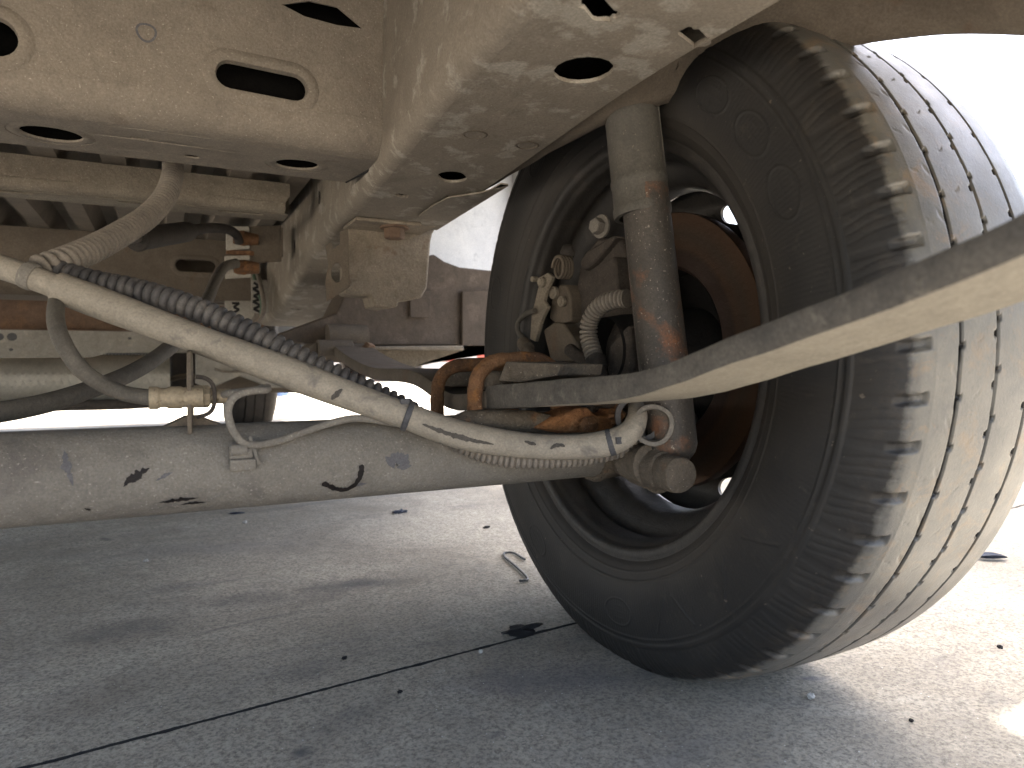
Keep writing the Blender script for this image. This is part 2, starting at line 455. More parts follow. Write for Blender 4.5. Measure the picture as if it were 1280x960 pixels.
class MB:
    def __init__(s):
        s.v, s.f = [], []

    def add(s, verts, faces):
        o = len(s.v)
        s.v += [tuple(v) for v in verts]
        s.f += [tuple(i + o for i in f) for f in faces]
        return s

    def box(s, c, size, rot=None, taper=0):
        hx, hy, hz = (k / 2 for k in size)
        vs = [Vector((x * hx, y * hy, z * hz)) for x in (-1, 1) for y in (-1, 1) for z in (-1, 1)]
        if rot is not None: vs = [rot @ v for v in vs]
        vs = [v + Vector(c) for v in vs]
        return s.add(vs, [(0, 1, 3, 2), (4, 6, 7, 5), (0, 4, 5, 1), (2, 3, 7, 6), (0, 2, 6, 4), (1, 5, 7, 3)])

    def tube(s, pts, r, n=12, step=.006, cap=True, rfun=None, flat=None):
        path, ln = even(catmull(pts, step / 2), step)
        T = [(path[min(i + 1, len(path) - 1)] - path[max(i - 1, 0)]).normalized() for i in range(len(path))]
        u = T[0].orthogonal().normalized()
        if abs(T[0].z) < .9:
            u = (Vector((0, 0, 1)) - T[0] * T[0].z).normalized()
        vs, fs = [], []
        for i, (p, t) in enumerate(zip(path, T)):
            u = (u - t * u.dot(t)).normalized()
            w = t.cross(u)
            sarc = ln * i / (len(path) - 1)
            rad = rfun(sarc, ln) if rfun else r
            for k in range(n):
                a = 2 * PI * k / n
                vs.append(p + u * (rad * math.cos(a)) + w * (rad * math.sin(a)))
        m = len(path)
        for i in range(m - 1):
            for k in range(n):
                a, b = i * n + k, i * n + (k + 1) % n
                fs.append((a, b, b + n, a + n))
        if cap:
            fs.append(tuple(reversed(range(n))))
            fs.append(tuple((m - 1) * n + k for k in range(n)))
        return s.add(vs, fs)

    def corr(s, pts, r, amp=.0013, pitch=.0056, n=16):
        def rf(x, ln):
            q = (x / pitch) % 1 - .5
            return r + amp * (1 - 2.4 * math.exp(-(q / .17) ** 2))
        return s.tube(pts, r, n, pitch / 10, True, rf)

    def lathe(s, prof, c, ax, n=32, cap0=False, cap1=False, up=None):
        """prof [(along, radius)]"""
        ax = Vector(ax).normalized(); c = Vector(c)
        u = ax.orthogonal().normalized() if up is None else (Vector(up) - ax * Vector(up).dot(ax)).normalized()
        w = ax.cross(u)
        vs, fs = [], []
        for a, r in prof:
            for k in range(n):
                t = 2 * PI * k / n
                vs.append(c + ax * a + u * (r * math.cos(t)) + w * (r * math.sin(t)))
        for i in range(len(prof) - 1):
            for k in range(n):
                a, b = i * n + k, i * n + (k + 1) % n
                fs.append((a, b, b + n, a + n))
        if cap0: fs.append(tuple(reversed(range(n))))
        if cap1: fs.append(tuple((len(prof) - 1) * n + k for k in range(n)))
        return s.add(vs, fs)

    def cyl(s, a, b, r, n=20, r2=None):
        a, b = Vector(a), Vector(b)
        return s.lathe([(0, r), ((b - a).length, r if r2 is None else r2)], a, b - a, n, True, True)

    def hexnut(s, c, ax, r, hgt):
        return s.lathe([(0, r), (hgt * .85, r), (hgt, r * .88)], c, ax, 6, True, True)

    def prism(s, pts, off):
        """closed outline of 3-D points pushed along off"""
        n = len(pts); off = Vector(off)
        vs = [Vector(p) for p in pts] + [Vector(p) + off for p in pts]
        fs = [tuple(reversed(range(n))), tuple(range(n, 2 * n))]
        fs += [(i, (i + 1) % n, (i + 1) % n + n, i + n) for i in range(n)]
        return s.add(vs, fs)

    def plate(s, outline, holes, t, frame, cuts=()):
        """2-D outline with real holes, thickness t, frame(u,v,w)->Vector. cuts = bisect offsets in v"""
        cu = bpy.data.curves.new('tmp', 'CURVE')
        cu.dimensions = '2D'; cu.fill_mode = 'BOTH'; cu.extrude = t / 2
        for poly in [outline] + list(holes):
            sp = cu.splines.new('POLY')
            sp.points.add(len(poly) - 1)
            for q, p in zip(sp.points, poly): q.co = (p[0], p[1], 0, 1)
            sp.use_cyclic_u = True
        ob = bpy.data.objects.new('tmp', cu)
        COL.objects.link(ob)
        bpy.context.view_layer.update()
        dg = bpy.context.evaluated_depsgraph_get()
        me = bpy.data.meshes.new_from_object(ob.evaluated_get(dg))
        bm = bmesh.new(); bm.from_mesh(me)
        bmesh.ops.remove_doubles(bm, verts=bm.verts, dist=1e-6)
        for cx, nv in cuts:
            bmesh.ops.bisect_plane(bm, geom=bm.verts[:] + bm.edges[:] + bm.faces[:], plane_co=(cx if nv[0] else 0, cx if nv[1] else 0, 0), plane_no=nv)
        bm.verts.index_update()
        vs = [frame(v.co.x, v.co.y, v.co.z) for v in bm.verts]
        fs = [tuple(v.index for v in f.verts) for f in bm.faces]
        bm.free()
        bpy.data.objects.remove(ob); bpy.data.curves.remove(cu); bpy.data.meshes.remove(me)
        return s.add(vs, fs)

    def rim(s, c, ang, L, r, frame, prof=((.013, .0), (.009, .0025), (.004, .0042), (0, .0028), (-.001, -.004))):
        """drawn collar round a hole: offsets of a stadium lofted; second number is height towards the viewer"""
        rings = [[(p[0], p[1], hh) for p in stadium(c, ang, L, r + off)] for off, hh in prof]
        n = len(rings[0])
        vs = [frame(*q) for ring in rings for q in ring]
        fs = [(i * n + k, i * n + (k + 1) % n, (i + 1) * n + (k + 1) % n, (i + 1) * n + k) for i in range(len(rings) - 1) for k in range(n)]
        return s.add(vs, fs)

    def blob(s, c, size, seed=0, rough=.25, sub=2, rot=None):
        bm = bmesh.new()
        bmesh.ops.create_icosphere(bm, subdivisions=sub, radius=1)
        vs = []
        for v in bm.verts:
            d = v.co.normalized()
            k = 1 + rough * mnoise.noise(d * 1.6 + Vector((seed * 3.1, seed * 1.7, seed))) * 1.6
            q = Vector((d.x * size[0], d.y * size[1], d.z * size[2])) * k
            if rot is not None: q = rot @ q
            vs.append(q + Vector(c))
        bm.verts.index_update()
        fs = [tuple(v.index for v in f.verts) for f in bm.faces]
        bm.free()
        return s.add(vs, fs)

    def build(s, name, mat, parent=None, smooth=38, bevel=0, label=None, origin=None, warp=0, wscale=20, seg=2):
        me = bpy.data.meshes.new(name)
        vs = s.v
        if warp:
            vs = [tuple(Vector(v) + mnoise.noise_vector(Vector(v) * wscale) * warp) for v in vs]
        if origin is not None:
            vs = [(v[0] - origin[0], v[1] - origin[1], v[2] - origin[2]) for v in vs]
        me.from_pydata(vs, [], s.f)
        bm = bmesh.new(); bm.from_mesh(me)
        bmesh.ops.recalc_face_normals(bm, faces=bm.faces)
        bm.to_mesh(me); bm.free()
        me.materials.append(mat)
        if smooth:
            me.polygons.foreach_set('use_smooth', [True] * len(me.polygons))
            me.set_sharp_from_angle(angle=math.radians(smooth))
        ob = bpy.data.objects.new(name, me)
        COL.objects.link(ob)
        if origin is not None: ob.location = origin
        if parent is not None:
            ob.parent = parent
        if bevel:
            md = ob.modifiers.new('bevel', 'BEVEL')
            md.width = bevel; md.segments = seg; md.limit_method = 'ANGLE'; md.angle_limit = math.radians(40)
            md.harden_normals = False
        if label: ob['label'] = label
        return ob


def stadium(c, ang, L, r, n=10):
    """slot outline: centre, angle, half distance between end centres, radius"""
    out = []
    ca, sa = math.cos(ang), math.sin(ang)
    for side in (1, -1):
        for k in range(n + 1):
            a = -PI / 2 + PI * k / n
            x = side * (L + r * math.cos(a)); y = side * r * math.sin(a)
            out.append((c[0] + x * ca - y * sa, c[1] + x * sa + y * ca))
    return out


def rag(pts, amp, seed=0):
    rnd = random.Random(seed)
    return [(p[0] + rnd.uniform(-amp, amp), p[1] + rnd.uniform(-amp, amp)) for p in pts]


def tag(o, label, cat, group=None, kind=None):
    if label: o['label'] = label
    if cat: o['category'] = cat
    if group: o['group'] = group
    if kind: o['kind'] = kind
    return o


def smoothstep(x, a, b):
    t = min(1, max(0, (x - a) / (b - a)))
    return t * t * (3 - 2 * t)


WC_Y = .6233
# ================================================================== SETTING
g = MB().add([(-300, -300, 0), (300, -300, 0), (300, 300, 0), (-300, 300, 0)], [(0, 1, 2, 3)])
ground = g.build('ground', mt['joint'], smooth=0)
ground['kind'] = 'structure'
# two slabs meet along a joint that runs obliquely under the vehicle; worn, slightly ragged arris
JA, JB = Vector((-0.0913, 0.6458, 0.0050)), Vector((0.4351, 0.7074, 0.0050))
jd = (JB - JA).normalized(); jn = Vector((-jd.y, jd.x, 0))


def slab(side, name, label):
    rnd = random.Random(3 + side)
    near = []
    n = 1400
    for i in range(n + 1):
        t = -1.2 + 4.2 * i / n
        p = JA + jd * t
        w = .0021 + .0010 * mnoise.noise(Vector((t * 9, side * 5, 0))) + .0030 * max(0, mnoise.noise(Vector((t * 38, side * 9, 2)))) + .0016 * max(0, mnoise.noise(Vector((t * 130, side * 4, 7))))
        near.append(p + jn * (side * w))
    e0 = JA + jd * -150 + jn * (side * .003); e1 = JA + jd * 150 + jn * (side * .003)
    top = [e0] + near + [e1]
    far = [e1 + jn * side * 200, e0 + jn * side * 200]
    mb = MB()
    n2 = len(top)
    vs = [Vector((p.x, p.y, .005)) for p in top + far] + [Vector((p.x, p.y, .0004)) for p in top + far]
    m_ = len(top) + 2
    fs = [tuple(range(m_))] + [(i, i + 1, i + 1 + m_, i + m_) for i in range(n2 - 1)]
    mb.add(vs, fs)
    o = mb.build(name, mt['concrete'], ground, smooth=0)
    o.data.materials.append(mt['joint'])
    for p_ in o.data.polygons:
        if abs(p_.normal.z) < .5: p_.material_index = 1
    return o


slab(1, 'concrete_slab', '')
slab(-1, 'concrete_slab', '')

# ================================================================== THE VAN
van = bpy.data.objects.new('van', None)
COL.objects.link(van)
van.empty_display_size = .3
tag(van, 'dusty white van standing on concrete, seen from beneath at its rear wheel and axle', 'van')

# ---- corrugated load floor
mb = MB()
prof = []
x = -1.25; per = .0835; x0f = .0105
k0 = int((-1.25 - x0f) / per) - 1
for k in range(k0, 12):
    b = x0f + k * per
    for dx, z in ((0, .602), (.030, .602), (.044, .640), (.0705, .640), (.0835, .602)):
        if dx < .0834 or k == 11: prof.append((b + dx, z))
prof = [p for p in prof if -1.26 < p[0] < .37]
for y0, y1 in ((.884, 1.9), (1.9, 3.8)):
    n = len(prof)
    vs = [(p[0], yy, p[1] + dz) for dz in (0, .0015) for yy in (y0, y1) for p in prof]
    fs = [(i, i + 1, n + i + 1, n + i) for i in range(n - 1)] + [(2 * n + i, 3 * n + i, 3 * n + i + 1, 2 * n + i + 1) for i in range(n - 1)]
    mb.add(vs, fs)
mb.box((-.46, .40, .735), (1.66, .74, .006))
floor = mb.build('floor_panel', mt['floor'], van, smooth=25, bevel=0)

# ---- cross member right above the camera: web that faces back and a wide lower flange
WY, ZB = .733, .545
def fr_web(u, v, w): return Vector((u, WY - w - (.10 * max(0, v - .640) if v > .640 else 0), v))
def fr_low(u, v, w): return Vector((u, v, ZB - w + .012 * smoothstep(v, .86, .75) * 0))
mb = MB()
RB = .032                       # fold radius
s1 = (Vector((0.0508, 0.7330, 0.5935)) + Vector((0.1317, 0.7330, 0.6001))) / 2
webholes = [((s1.x, s1.z), -.03, .0300, .0135)]
rc = Vector((-0.1244, 0.7330, 0.5955))
webholes.append(((rc.x, rc.z), 0, .0015, .0165))
lens = [(0.1107, 0.7330, 0.6742), (0.1364, 0.7330, 0.6831), (0.1645, 0.7330, 0.6830), (0.1910, 0.7330, 0.6674), (0.1644, 0.7330, 0.6659), (0.1323, 0.7330, 0.6679)]
outline = [(-1.2, ZB + RB), (.222, ZB + RB), (.2235, .66), (.2235, .72), (-1.2, .72)]
mb.plate(outline, [stadium(c, a, L, r + .012) for c, a, L, r in webholes] + [[(p[0], p[2]) for p in lens]], .002, fr_web,
         cuts=[(.640, (0, 1, 0)), (.66, (0, 1, 0)), (.68, (0, 1, 0))])
for c, a, L, r in webholes: mb.rim(c, a, L, r, fr_web)
# fold
for i in range(6):
    pass
fold = []
for k in range(17):
    a = PI / 2 * k / 16
    fold.append((WY + RB - (RB + .00105) * math.cos(a), ZB + RB - (RB + .00105) * math.sin(a)))
nf = len(fold)
xs = [-1.2 + (1.42) * i / 60 for i in range(61)]
vs = [(xx, p[0], p[1]) for xx in xs for p in fold]
mb.add(vs, [(i * nf + k, i * nf + k + 1, (i + 1) * nf + k + 1, (i + 1) * nf + k) for i in range(60) for k in range(nf - 1)])
low = []
for (a, b) in (((-0.1221, 0.8331, 0.5450), (-0.0679, 0.8114, 0.5450)), ((0.1155, 0.8352, 0.5450), (0.1626, 0.8116, 0.5450))):
    c = ((a[0] + b[0]) / 2, (a[1] + b[1]) / 2)
    low.append((c, -.05, .002, (b[0] - a[0]) / 2 - .002))
small = [stadium((-0.0167, 0.7967, 0.5450)[:2], -.1, .006, .0035), stadium((0.0315, 0.8427, 0.5450)[:2], 0, .002, .006)]
yf = .874
outline = [(-1.2, WY + RB), (.222, WY + RB), (.2235, .79), (.205, yf), (-1.2, yf)]
mb.plate(outline, [stadium(c, a, L, r + .011) for c, a, L, r in low] + small, .002, fr_low)
for c, a, L, r in low: mb.rim(c, a, L, r, fr_low, prof=((.012, 0), (.008, .0011), (.004, .0017), (0, .0008), (-.0005, -.0012)))
# rear closing wall of the box so that the holes look into a closed section
mb.add([(-1.2, yf + .0005, ZB), (.205, yf + .0005, ZB), (.205, yf + .0005, .725), (-1.2, yf + .0005, .725)], [(0, 1, 2, 3)])
mb.add([(-1.2, WY - .03, .722), (.222, WY - .03, .722), (.222, yf, .722), (-1.2, yf, .722)], [(0, 1, 2, 3)])
mb.add([(.2215, WY, ZB + .002), (.2215, yf, ZB + .002), (.2215, yf, .722), (.2215, WY, .722)], [(0, 1, 2, 3)])
mb.add([(.2 - .42, WY + .002, ZB + .002), (.2 - .42, yf, ZB + .002), (.2 - .42, yf, .722), (.2 - .42, WY + .002, .722)], [(0, 1, 2, 3)])
cm = mb.build('cross_member', mt['chassis'], van, smooth=45, warp=.0012, wscale=14,
              label='wide pressed cross member overhead with a long slotted hole')
m2 = MB(); m2.add([(-1.19, WY + .05, ZB + .034), (.219, WY + .05, ZB + .034), (.219, WY + .05, .715), (-1.19, WY + .05, .715)], [(0, 1, 2, 3)])  # black sheet behind the web holes, shade put into its colour
m2.build('cavity_shade_skin', mt['cavity'], cm)
m2 = MB(); m2.add([(-1.19, WY + .03, ZB + .03), (.219, WY + .03, ZB + .03), (.200, yf - .004, ZB + .03), (-1.19, yf - .004, ZB + .03), (.200, yf - .004, ZB + .0012), (-1.19, yf - .004, ZB + .0012)], [(0, 1, 2, 3), (3, 2, 4, 5)])  # same painted shade above the flange holes
m2.build('cavity_shade_skin', mt['cavity'], cm)
# chalk-like ring mark on the web
c = Vector((-0.0093, 0.7330, 0.6227))
mb = MB()
n = 28
vs = []
for k in range(n):
    a = 2 * PI * k / n
    for r in (.0068, .0088):
        rr = r + .0004 * math.sin(a * 3)
        vs.append((c.x + rr * math.cos(a), WY - .0026, c.z + rr * math.sin(a)))
mb.add(vs, [(2 * k, 2 * k + 1, (2 * k + 3) % (2 * n), (2 * k + 2) % (2 * n)) for k in range(n)])
mb.build('ring_mark', mt['greymark'], cm)
# closing edge bead where the cross member overlaps the rail
mb = MB()
mb.tube([(.2245, WY - .002, .70), (.2245, WY - .002, .62), (.2245, WY - .002, ZB + RB), (.2235, WY + .01, ZB + .004), (.222, .77, ZB - .001), (.207, yf, ZB - .001)], .0016, 6, .01)
mb.build('edge_seam', mt['hub_dark'], cm)

# ---- channel section across the floor behind it
Y2 = 1.147
mb = MB()
def fr_c2(u, v, w): return Vector((u, Y2 - w, v))
mb.plate([(-1.2, .570), (.176, .570), (.183, .582), (.183, .600), (-1.2, .600)], [], .002, fr_c2)
fold = []
for k in range(7):
    a = PI / 2 * k / 6
    fold.append((Y2 + .014 - .014 * math.cos(a), .570 - .014 * math.sin(a)))
nf = len(fold)
xs = [-1.2 + 1.376 * i / 50 for i in range(51)]
mb.add([(xx, p[0], p[1]) for xx in xs for p in fold],
       [(i * nf + k, i * nf + k + 1, (i + 1) * nf + k + 1, (i + 1) * nf + k) for i in range(50) for k in range(nf - 1)])
sl = []
for (a, b) in (((-0.2258, 1.1892, 0.5560), (-0.1598, 1.1870, 0.5560)), ((-0.0552, 1.1785, 0.5560), (0.0186, 1.1709, 0.5560)), ((0.0786, 1.1717, 0.5560), (0.1468, 1.1634, 0.5560))):
    sl.append(stadium(((a[0] + b[0]) / 2, Y2 + .032), 0, (b[0] - a[0]) / 2 - .007, .007))
def fr_c2l(u, v, w): return Vector((u, v, .556 - w))
mb.plate([(-1.2, Y2 + .014), (.176, Y2 + .014), (.183, Y2 + .02), (.183, Y2 + .07), (-1.2, Y2 + .07)], sl, .002, fr_c2l)
mb.add([(-1.2, Y2 + .07, .556), (.183, Y2 + .07, .556), (.183, Y2 + .07, .6), (-1.2, Y2 + .07, .6)], [(0, 1, 2, 3)])
mb.add([(.183, Y2 + .014, .5575), (.183, Y2 + .07, .5575), (.183, Y2 + .07, .6), (.183, Y2 + .002, .6), (.183, Y2 + .002, .575)], [(0, 1, 2, 3, 4)])
mb.build('cross_member', mt['channel'], van, smooth=50, warp=.0012, wscale=14, label='rounded channel with narrow slots under the corrugated floor')

# ---- deep cross member further forward
Y3 = 1.76
mb = MB()
def fr_c3(u, v, w): return Vector((u, Y3 - w, v))
h3 = []
a, b = Vector((0.0276, 1.7600, 0.5389)), Vector((0.1129, 1.7600, 0.5386))
h3.append((((a.x + b.x) / 2, (a.z + b.z) / 2), 0, (b.x - a.x) / 2 - .014, .014))
mb.plate([(-1.2, .462), (.21, .462), (.21, .600), (-1.2, .600)], [stadium(c, an, L, r + .011) for c, an, L, r in h3], .002, fr_c3)
for c, an, L, r in h3: mb.rim(c, an, L, r, fr_c3)
bl = Vector((0.0983, 1.7600, 0.4695))
def fr_c3l(u, v, w): return Vector((u, v, .460 - w))
mb.plate([(-1.2, Y3), (.21, Y3), (.21, Y3 + .16), (-1.2, Y3 + .16)], [stadium((bl.x, Y3 + .05), 0, .03, .02)], .002, fr_c3l)
mb.add([(-1.2, Y3 + .16, .46), (.21, Y3 + .16, .46), (.21, Y3 + .16, .6), (-1.2, Y3 + .16, .6)], [(0, 1, 2, 3)])
mb.build('cross_member', mt['rear_steel'], van, smooth=40, warp=.001, label='deep flat cross member with one slot near the rail')

# ---- right frame rail: box section that sweeps down towards the front
def rail_z(y):
    return .552 - .030 * smoothstep(y, .35, 1.0) - .108 * smoothstep(y, 1.0, 1.86)
def rail_in(y):
    return .205 + .022 * smoothstep(y, .4, 1.2)
def rail_out(y):
    return .360 - .004 * math.sin(y * 3)
mb = MB()
holes = []
def zhole(p, q, ra, ang=None):
    """slot between two points measured on the underside"""
    return p, q, ra
def round_hole(px, r, L=0, ang=0, ragged=0, seed=0):
    pts = stadium(px[:2], ang, L, r, 8)
    return rag(pts, ragged, seed) if ragged else pts
holes.append(round_hole((0.2964, 0.4676, 0.5450), .0235))
holes.append(round_hole((0.2576, 0.3873, 0.5500), .0085, .008, .4, .0016, 1))
holes.append(round_hole((0.3400, 0.3902, 0.5500), .0070, .010, .4, .0016, 2))
holes.append(round_hole((0.2974, 0.7463, 0.5320), .0150, .006, .9))
holes.append(round_hole((0.2652, 0.8324, 0.5270), .0060, .004, .3, .0022, 3))
holes.append(round_hole((0.3256, 0.8256, 0.5250), .0050, .005, .6, .0012, 4))
holes.append(round_hole((0.4057, 2.3295, 0.4250), .012, .012, .2))
holes.append(round_hole((0.2656, 1.6006, 0.4580), .006, .006, .2))
NY = [(.32 + .06 * i, (0, 1, 0)) for i in range(1, 30)]
yE = 1.92
def fr_rail(u, v, w):
    t = (u - .2) / .16
    xx = rail_in(v) + (rail_out(v) - rail_in(v)) * ((u - .205) / .155)
    return Vector((xx, v, rail_z(v) - w))
def unrail(poly):
    return [(.205 + .155 * (p[0] - rail_in(p[1])) / (rail_out(p[1]) - rail_in(p[1])), p[1]) for p in poly]
rr_ = .018
out = [(.205 + rr_, -.25), (.36 - .006, -.25), (.36 - .006, yE), (.205 + rr_, yE)]
mb.plate(out, [unrail(h_) for h_ in holes], .003, fr_rail, cuts=NY)
# folded edges, inner and outer walls, top
ys = [-.25 + (yE + .25) * i / 90 for i in range(91)]
sec_n = None
vs = []
for y in ys:
    xi, xo, zb = rail_in(y), rail_out(y), rail_z(y)
    k = (xo - xi) / .155
    sec = [(xi + rr_ * k + .0004, zb - .00155)]
    for j in range(1, 9):
        a = PI / 2 * j / 8
        sec.append((xi + rr_ * k - rr_ * k * math.sin(a), zb + rr_ - (rr_ + .00155) * math.cos(a)))
    sec += [(xi, zb + .04), (xi, .70)]
    if sec_n is None: sec_n = len(sec)
    vs += [(p[0], y, p[1]) for p in sec]
fs = [(i * sec_n + k, i * sec_n + k + 1, (i + 1) * sec_n + k + 1, (i + 1) * sec_n + k) for i in range(90) for k in range(sec_n - 1)]
mb.add(vs, fs)
vs = []
for y in ys:
    xi, xo, zb = rail_in(y), rail_out(y), rail_z(y)
    k = (xo - xi) / .155
    sec = [(xo - .006 * k + .0001, zb + .0015), (xo - .002, zb + .0005), (xo, zb + .003), (xo, zb + .03), (xo, .70)]
    vs += [(p[0], y, p[1]) for p in sec]
fs = [(i * 5 + k, i * 5 + k + 1, (i + 1) * 5 + k + 1, (i + 1) * 5 + k) for i in range(90) for k in range(4)]
mb.add(vs, fs)
xi, xo, zb = rail_in(yE), rail_out(yE), rail_z(yE)
mb.add([(xi, yE, zb), (xo, yE, zb), (xo, yE, .70), (xi, yE, .70)], [(0, 1, 2, 3)])
mb.add([(.200, -.25, .6995), (.365, -.25, .6995), (.365, yE, .6995), (.200, yE, .6995)], [(0, 1, 2, 3)])
mb.add([(.205, -.249, .55), (.36, -.249, .55), (.36, -.249, .70), (.205, -.249, .70)], [(0, 1, 2, 3)])
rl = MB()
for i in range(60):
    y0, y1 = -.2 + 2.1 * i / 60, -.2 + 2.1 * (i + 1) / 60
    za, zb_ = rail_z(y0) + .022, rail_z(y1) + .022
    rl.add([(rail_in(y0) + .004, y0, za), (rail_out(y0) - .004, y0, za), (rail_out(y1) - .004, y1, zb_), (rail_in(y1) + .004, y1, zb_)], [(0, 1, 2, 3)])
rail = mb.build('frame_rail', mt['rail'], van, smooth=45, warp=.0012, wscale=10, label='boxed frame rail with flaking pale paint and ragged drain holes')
rl.build('cavity_shade_skin', mt['cavity'], rail)  # black sheet over the rail holes in place of inside shade
# dimples pressed into the underside
for p in ((0.2716, 0.6212, 0.5400), (0.3313, 0.6272, 0.5400)):
    m2 = MB()
    m2.lathe([(-.0006, .0125), (-.0012, .0105), (.0008, .009), (.0015, .004), (.0015, .0002)], (p[0], p[1], rail_z(p[1]) - .0012), (0, 0, 1), 24)
    m2.build('dimple', mt['rear_steel'], rail)
# holes in the inner wall (thin leaf-shaped)
for i, (p, l_) in enumerate((((0.2240, 1.1265, 0.5789), .010), ((0.2260, 1.3646, 0.5372), .012))):
    m2 = MB()
    pts = [(.0 + .0035 * math.sin(a) * (1 + .3 * math.sin(3 * a)), l_ * math.cos(a)) for a in [2 * PI * k / 14 for k in range(14)]]
    m2.prism([(rail_in(p[1]) - .0022, p[1] + a, p[2] + b) for a, b in pts], (-.0008, 0, 0))
    m2.build('drain_slit', mt['hub_dark'], rail)
# reinforcement skin with a lifted wavy edge near the bump stop
edge = [(0.3671, 0.9861, 0.5220), (0.3357, 0.9609, 0.5230), (0.3137, 0.9108, 0.5240), (0.3129, 0.8518, 0.5250), (0.3177, 0.8107, 0.5270), (0.3465, 0.7783, 0.5280), (0.3652, 0.7395, 0.5300)]
m2 = MB()
pts = [Vector((p[0], p[1], rail_z(p[1]) - .0035)) for p in edge]
ob_ = [Vector((rail_out(p.y) - .001, p.y, rail_z(p.y) - .0032)) for p in (pts[-1], pts[-3], pts[0])]
m2.prism(pts + ob_[0:1] + ob_[1:2] + ob_[2:3], (0, 0, -.002))
m2.build('lapped_plate', mt['rail'], rail, bevel=.0006)
# torn metal flap on the lower outer edge
m2 = MB()
pf = [(0.3550, 1.8202, 0.4175), (0.3550, 1.7205, 0.4516), (0.3550, 1.4775, 0.4282), (0.3550, 1.5757, 0.4112), (0.3550, 1.6505, 0.4075)]
m2.prism([Vector(p) for p in pf], (.003, -.004, .001))
m2.build('torn_flap', mt['grey_shield'], rail, bevel=.0005)
m2 = MB()
pf = [(0.3000, 1.5427, 0.4911), (0.3000, 1.4913, 0.4993), (0.3000, 1.4278, 0.4989), (0.3000, 1.4288, 0.4748)]
m2.prism([Vector(p) for p in pf], (.001, -.002, 0))
m2.build('drain_slit', mt['hub_dark'], rail)

# ---- outer sill lip that sweeps outboard of the rail above the tyre
mb = MB()
lip = [Vector((0.3850, 0.5369, 0.5445)), Vector((0.4300, 0.5123, 0.5599)), Vector((0.4650, 0.4496, 0.5684)), Vector((0.5000, 0.3902, 0.5737)), Vector((0.5250, 0.3399, 0.5661)), Vector((0.5450, 0.2785, 0.5463)), Vector((0.5600, 0.2258, 0.5229))]
lip = [Vector((.37, 1.2, lip[0].z - .02)), Vector((.375, .8, lip[0].z - .004))] + lip
path, _ = even(catmull(lip, .01), .012)
sec = [(-.12, .062), (-.055, .030), (-.030, .020), (-.018, .006), (-.006, .0005), (.002, .004), (.004, .016), (.002, .030), (-.004, .12)]
vs = []
for i, p in enumerate(path):
    t = (path[min(i + 1, len(path) - 1)] - path[max(0, i - 1)]); t.z = 0; t.normalize()
    o_ = Vector((-t.y, t.x, 0))
    if o_.x < 0: o_ = -o_
    kk = smoothstep(p.y, .80, .60)
    for a, b in sec:
        aa = a * (.12 + .88 * kk) if a < 0 else a
        vs.append(p + o_ * aa + Vector((0, 0, b)))
n = len(sec)
mb.add(vs, [(i * n + k, i * n + k + 1, (i + 1) * n + k + 1, (i + 1) * n + k) for i in range(len(path) - 1) for k in range(n - 1)])
mb.build('sill_lip', mt['rear_steel'], van, smooth=50, warp=.0015, wscale=18, label='curved dusty sill edge above the tyre')

# ---- bump stop under the rail
bs = MB()
YB = 1.03
fpts = [(0.2485, 1.0300, 0.5299), (0.2882, 1.0300, 0.5358), (0.3355, 1.0300, 0.5353), (0.3848, 1.0300, 0.5310), (0.3781, 1.0300, 0.5193), (0.3741, 1.0300, 0.5066), (0.3686, 1.0300, 0.4346), (0.3593, 1.0300, 0.4181), (0.3348, 1.0300, 0.4135), (0.3234, 1.0300, 0.4142), (0.3208, 1.0300, 0.4032), (0.3033, 1.0300, 0.4002), (0.2848, 1.0300, 0.4020), (0.2801, 1.0300, 0.4185), (0.2631, 1.0300, 0.4178), (0.2418, 1.0300, 0.4216), (0.2445, 1.0300, 0.4640)]
bs.prism([Vector(p) for p in fpts], (.012, .10, .004))
bump = bs.build('bump_stop', mt['bump_dust'], van, smooth=30, bevel=.003, warp=.0012, wscale=60, label='blocky dusty bump stop hanging under the frame rail')
m2 = MB()
tp = Vector((0.2967, 0.9850, 0.5181))
m2.box((tp.x + .003, tp.y + .015, tp.z), (.118, .075, .005))
m2.build('clamp_plate', mt['bump_dust'], bump, bevel=.0015, warp=.001, wscale=50)
m2 = MB()
m2.hexnut((tp.x + .006, tp.y, tp.z - .002), (0, 0, -1), .0150, .018)
m2.lathe([(0, .021), (.0035, .021)], (tp.x + .006, tp.y, tp.z - .002), (0, 0, -1), 24, True, True)
m2.build('bolt', mt['rust_steel'], bump, smooth=25, bevel=.0008)
m2 = MB()
so = [(0.2093, 1.0000, 0.4851), (0.2161, 1.0000, 0.4901), (0.2183, 1.0000, 0.4801), (0.2262, 1.0000, 0.4863), (0.2263, 1.0000, 0.5044), (0.2355, 1.0000, 0.5074), (0.2365, 1.0000, 0.4939), (0.2371, 1.0000, 0.4257), (0.2165, 1.0000, 0.4100), (0.2098, 1.0000, 0.4064), (0.2089, 1.0000, 0.4334), (0.2125, 1.0000, 0.4583)]
hc = (0.2225, 1.0000, 0.4465)
m2.plate([(p[0], p[2]) for p in so], [[(hc[0] + .0065 * math.cos(a), hc[2] + .014 * math.sin(a)) for a in [2 * PI * k / 18 for k in range(18)]]], .003,
         lambda u, v, w: Vector((u, 1.0 + (u - hc[0]) * -.9 + w, v)))
m2.build('side_bracket', mt['rear_steel'], bump, bevel=.0006)

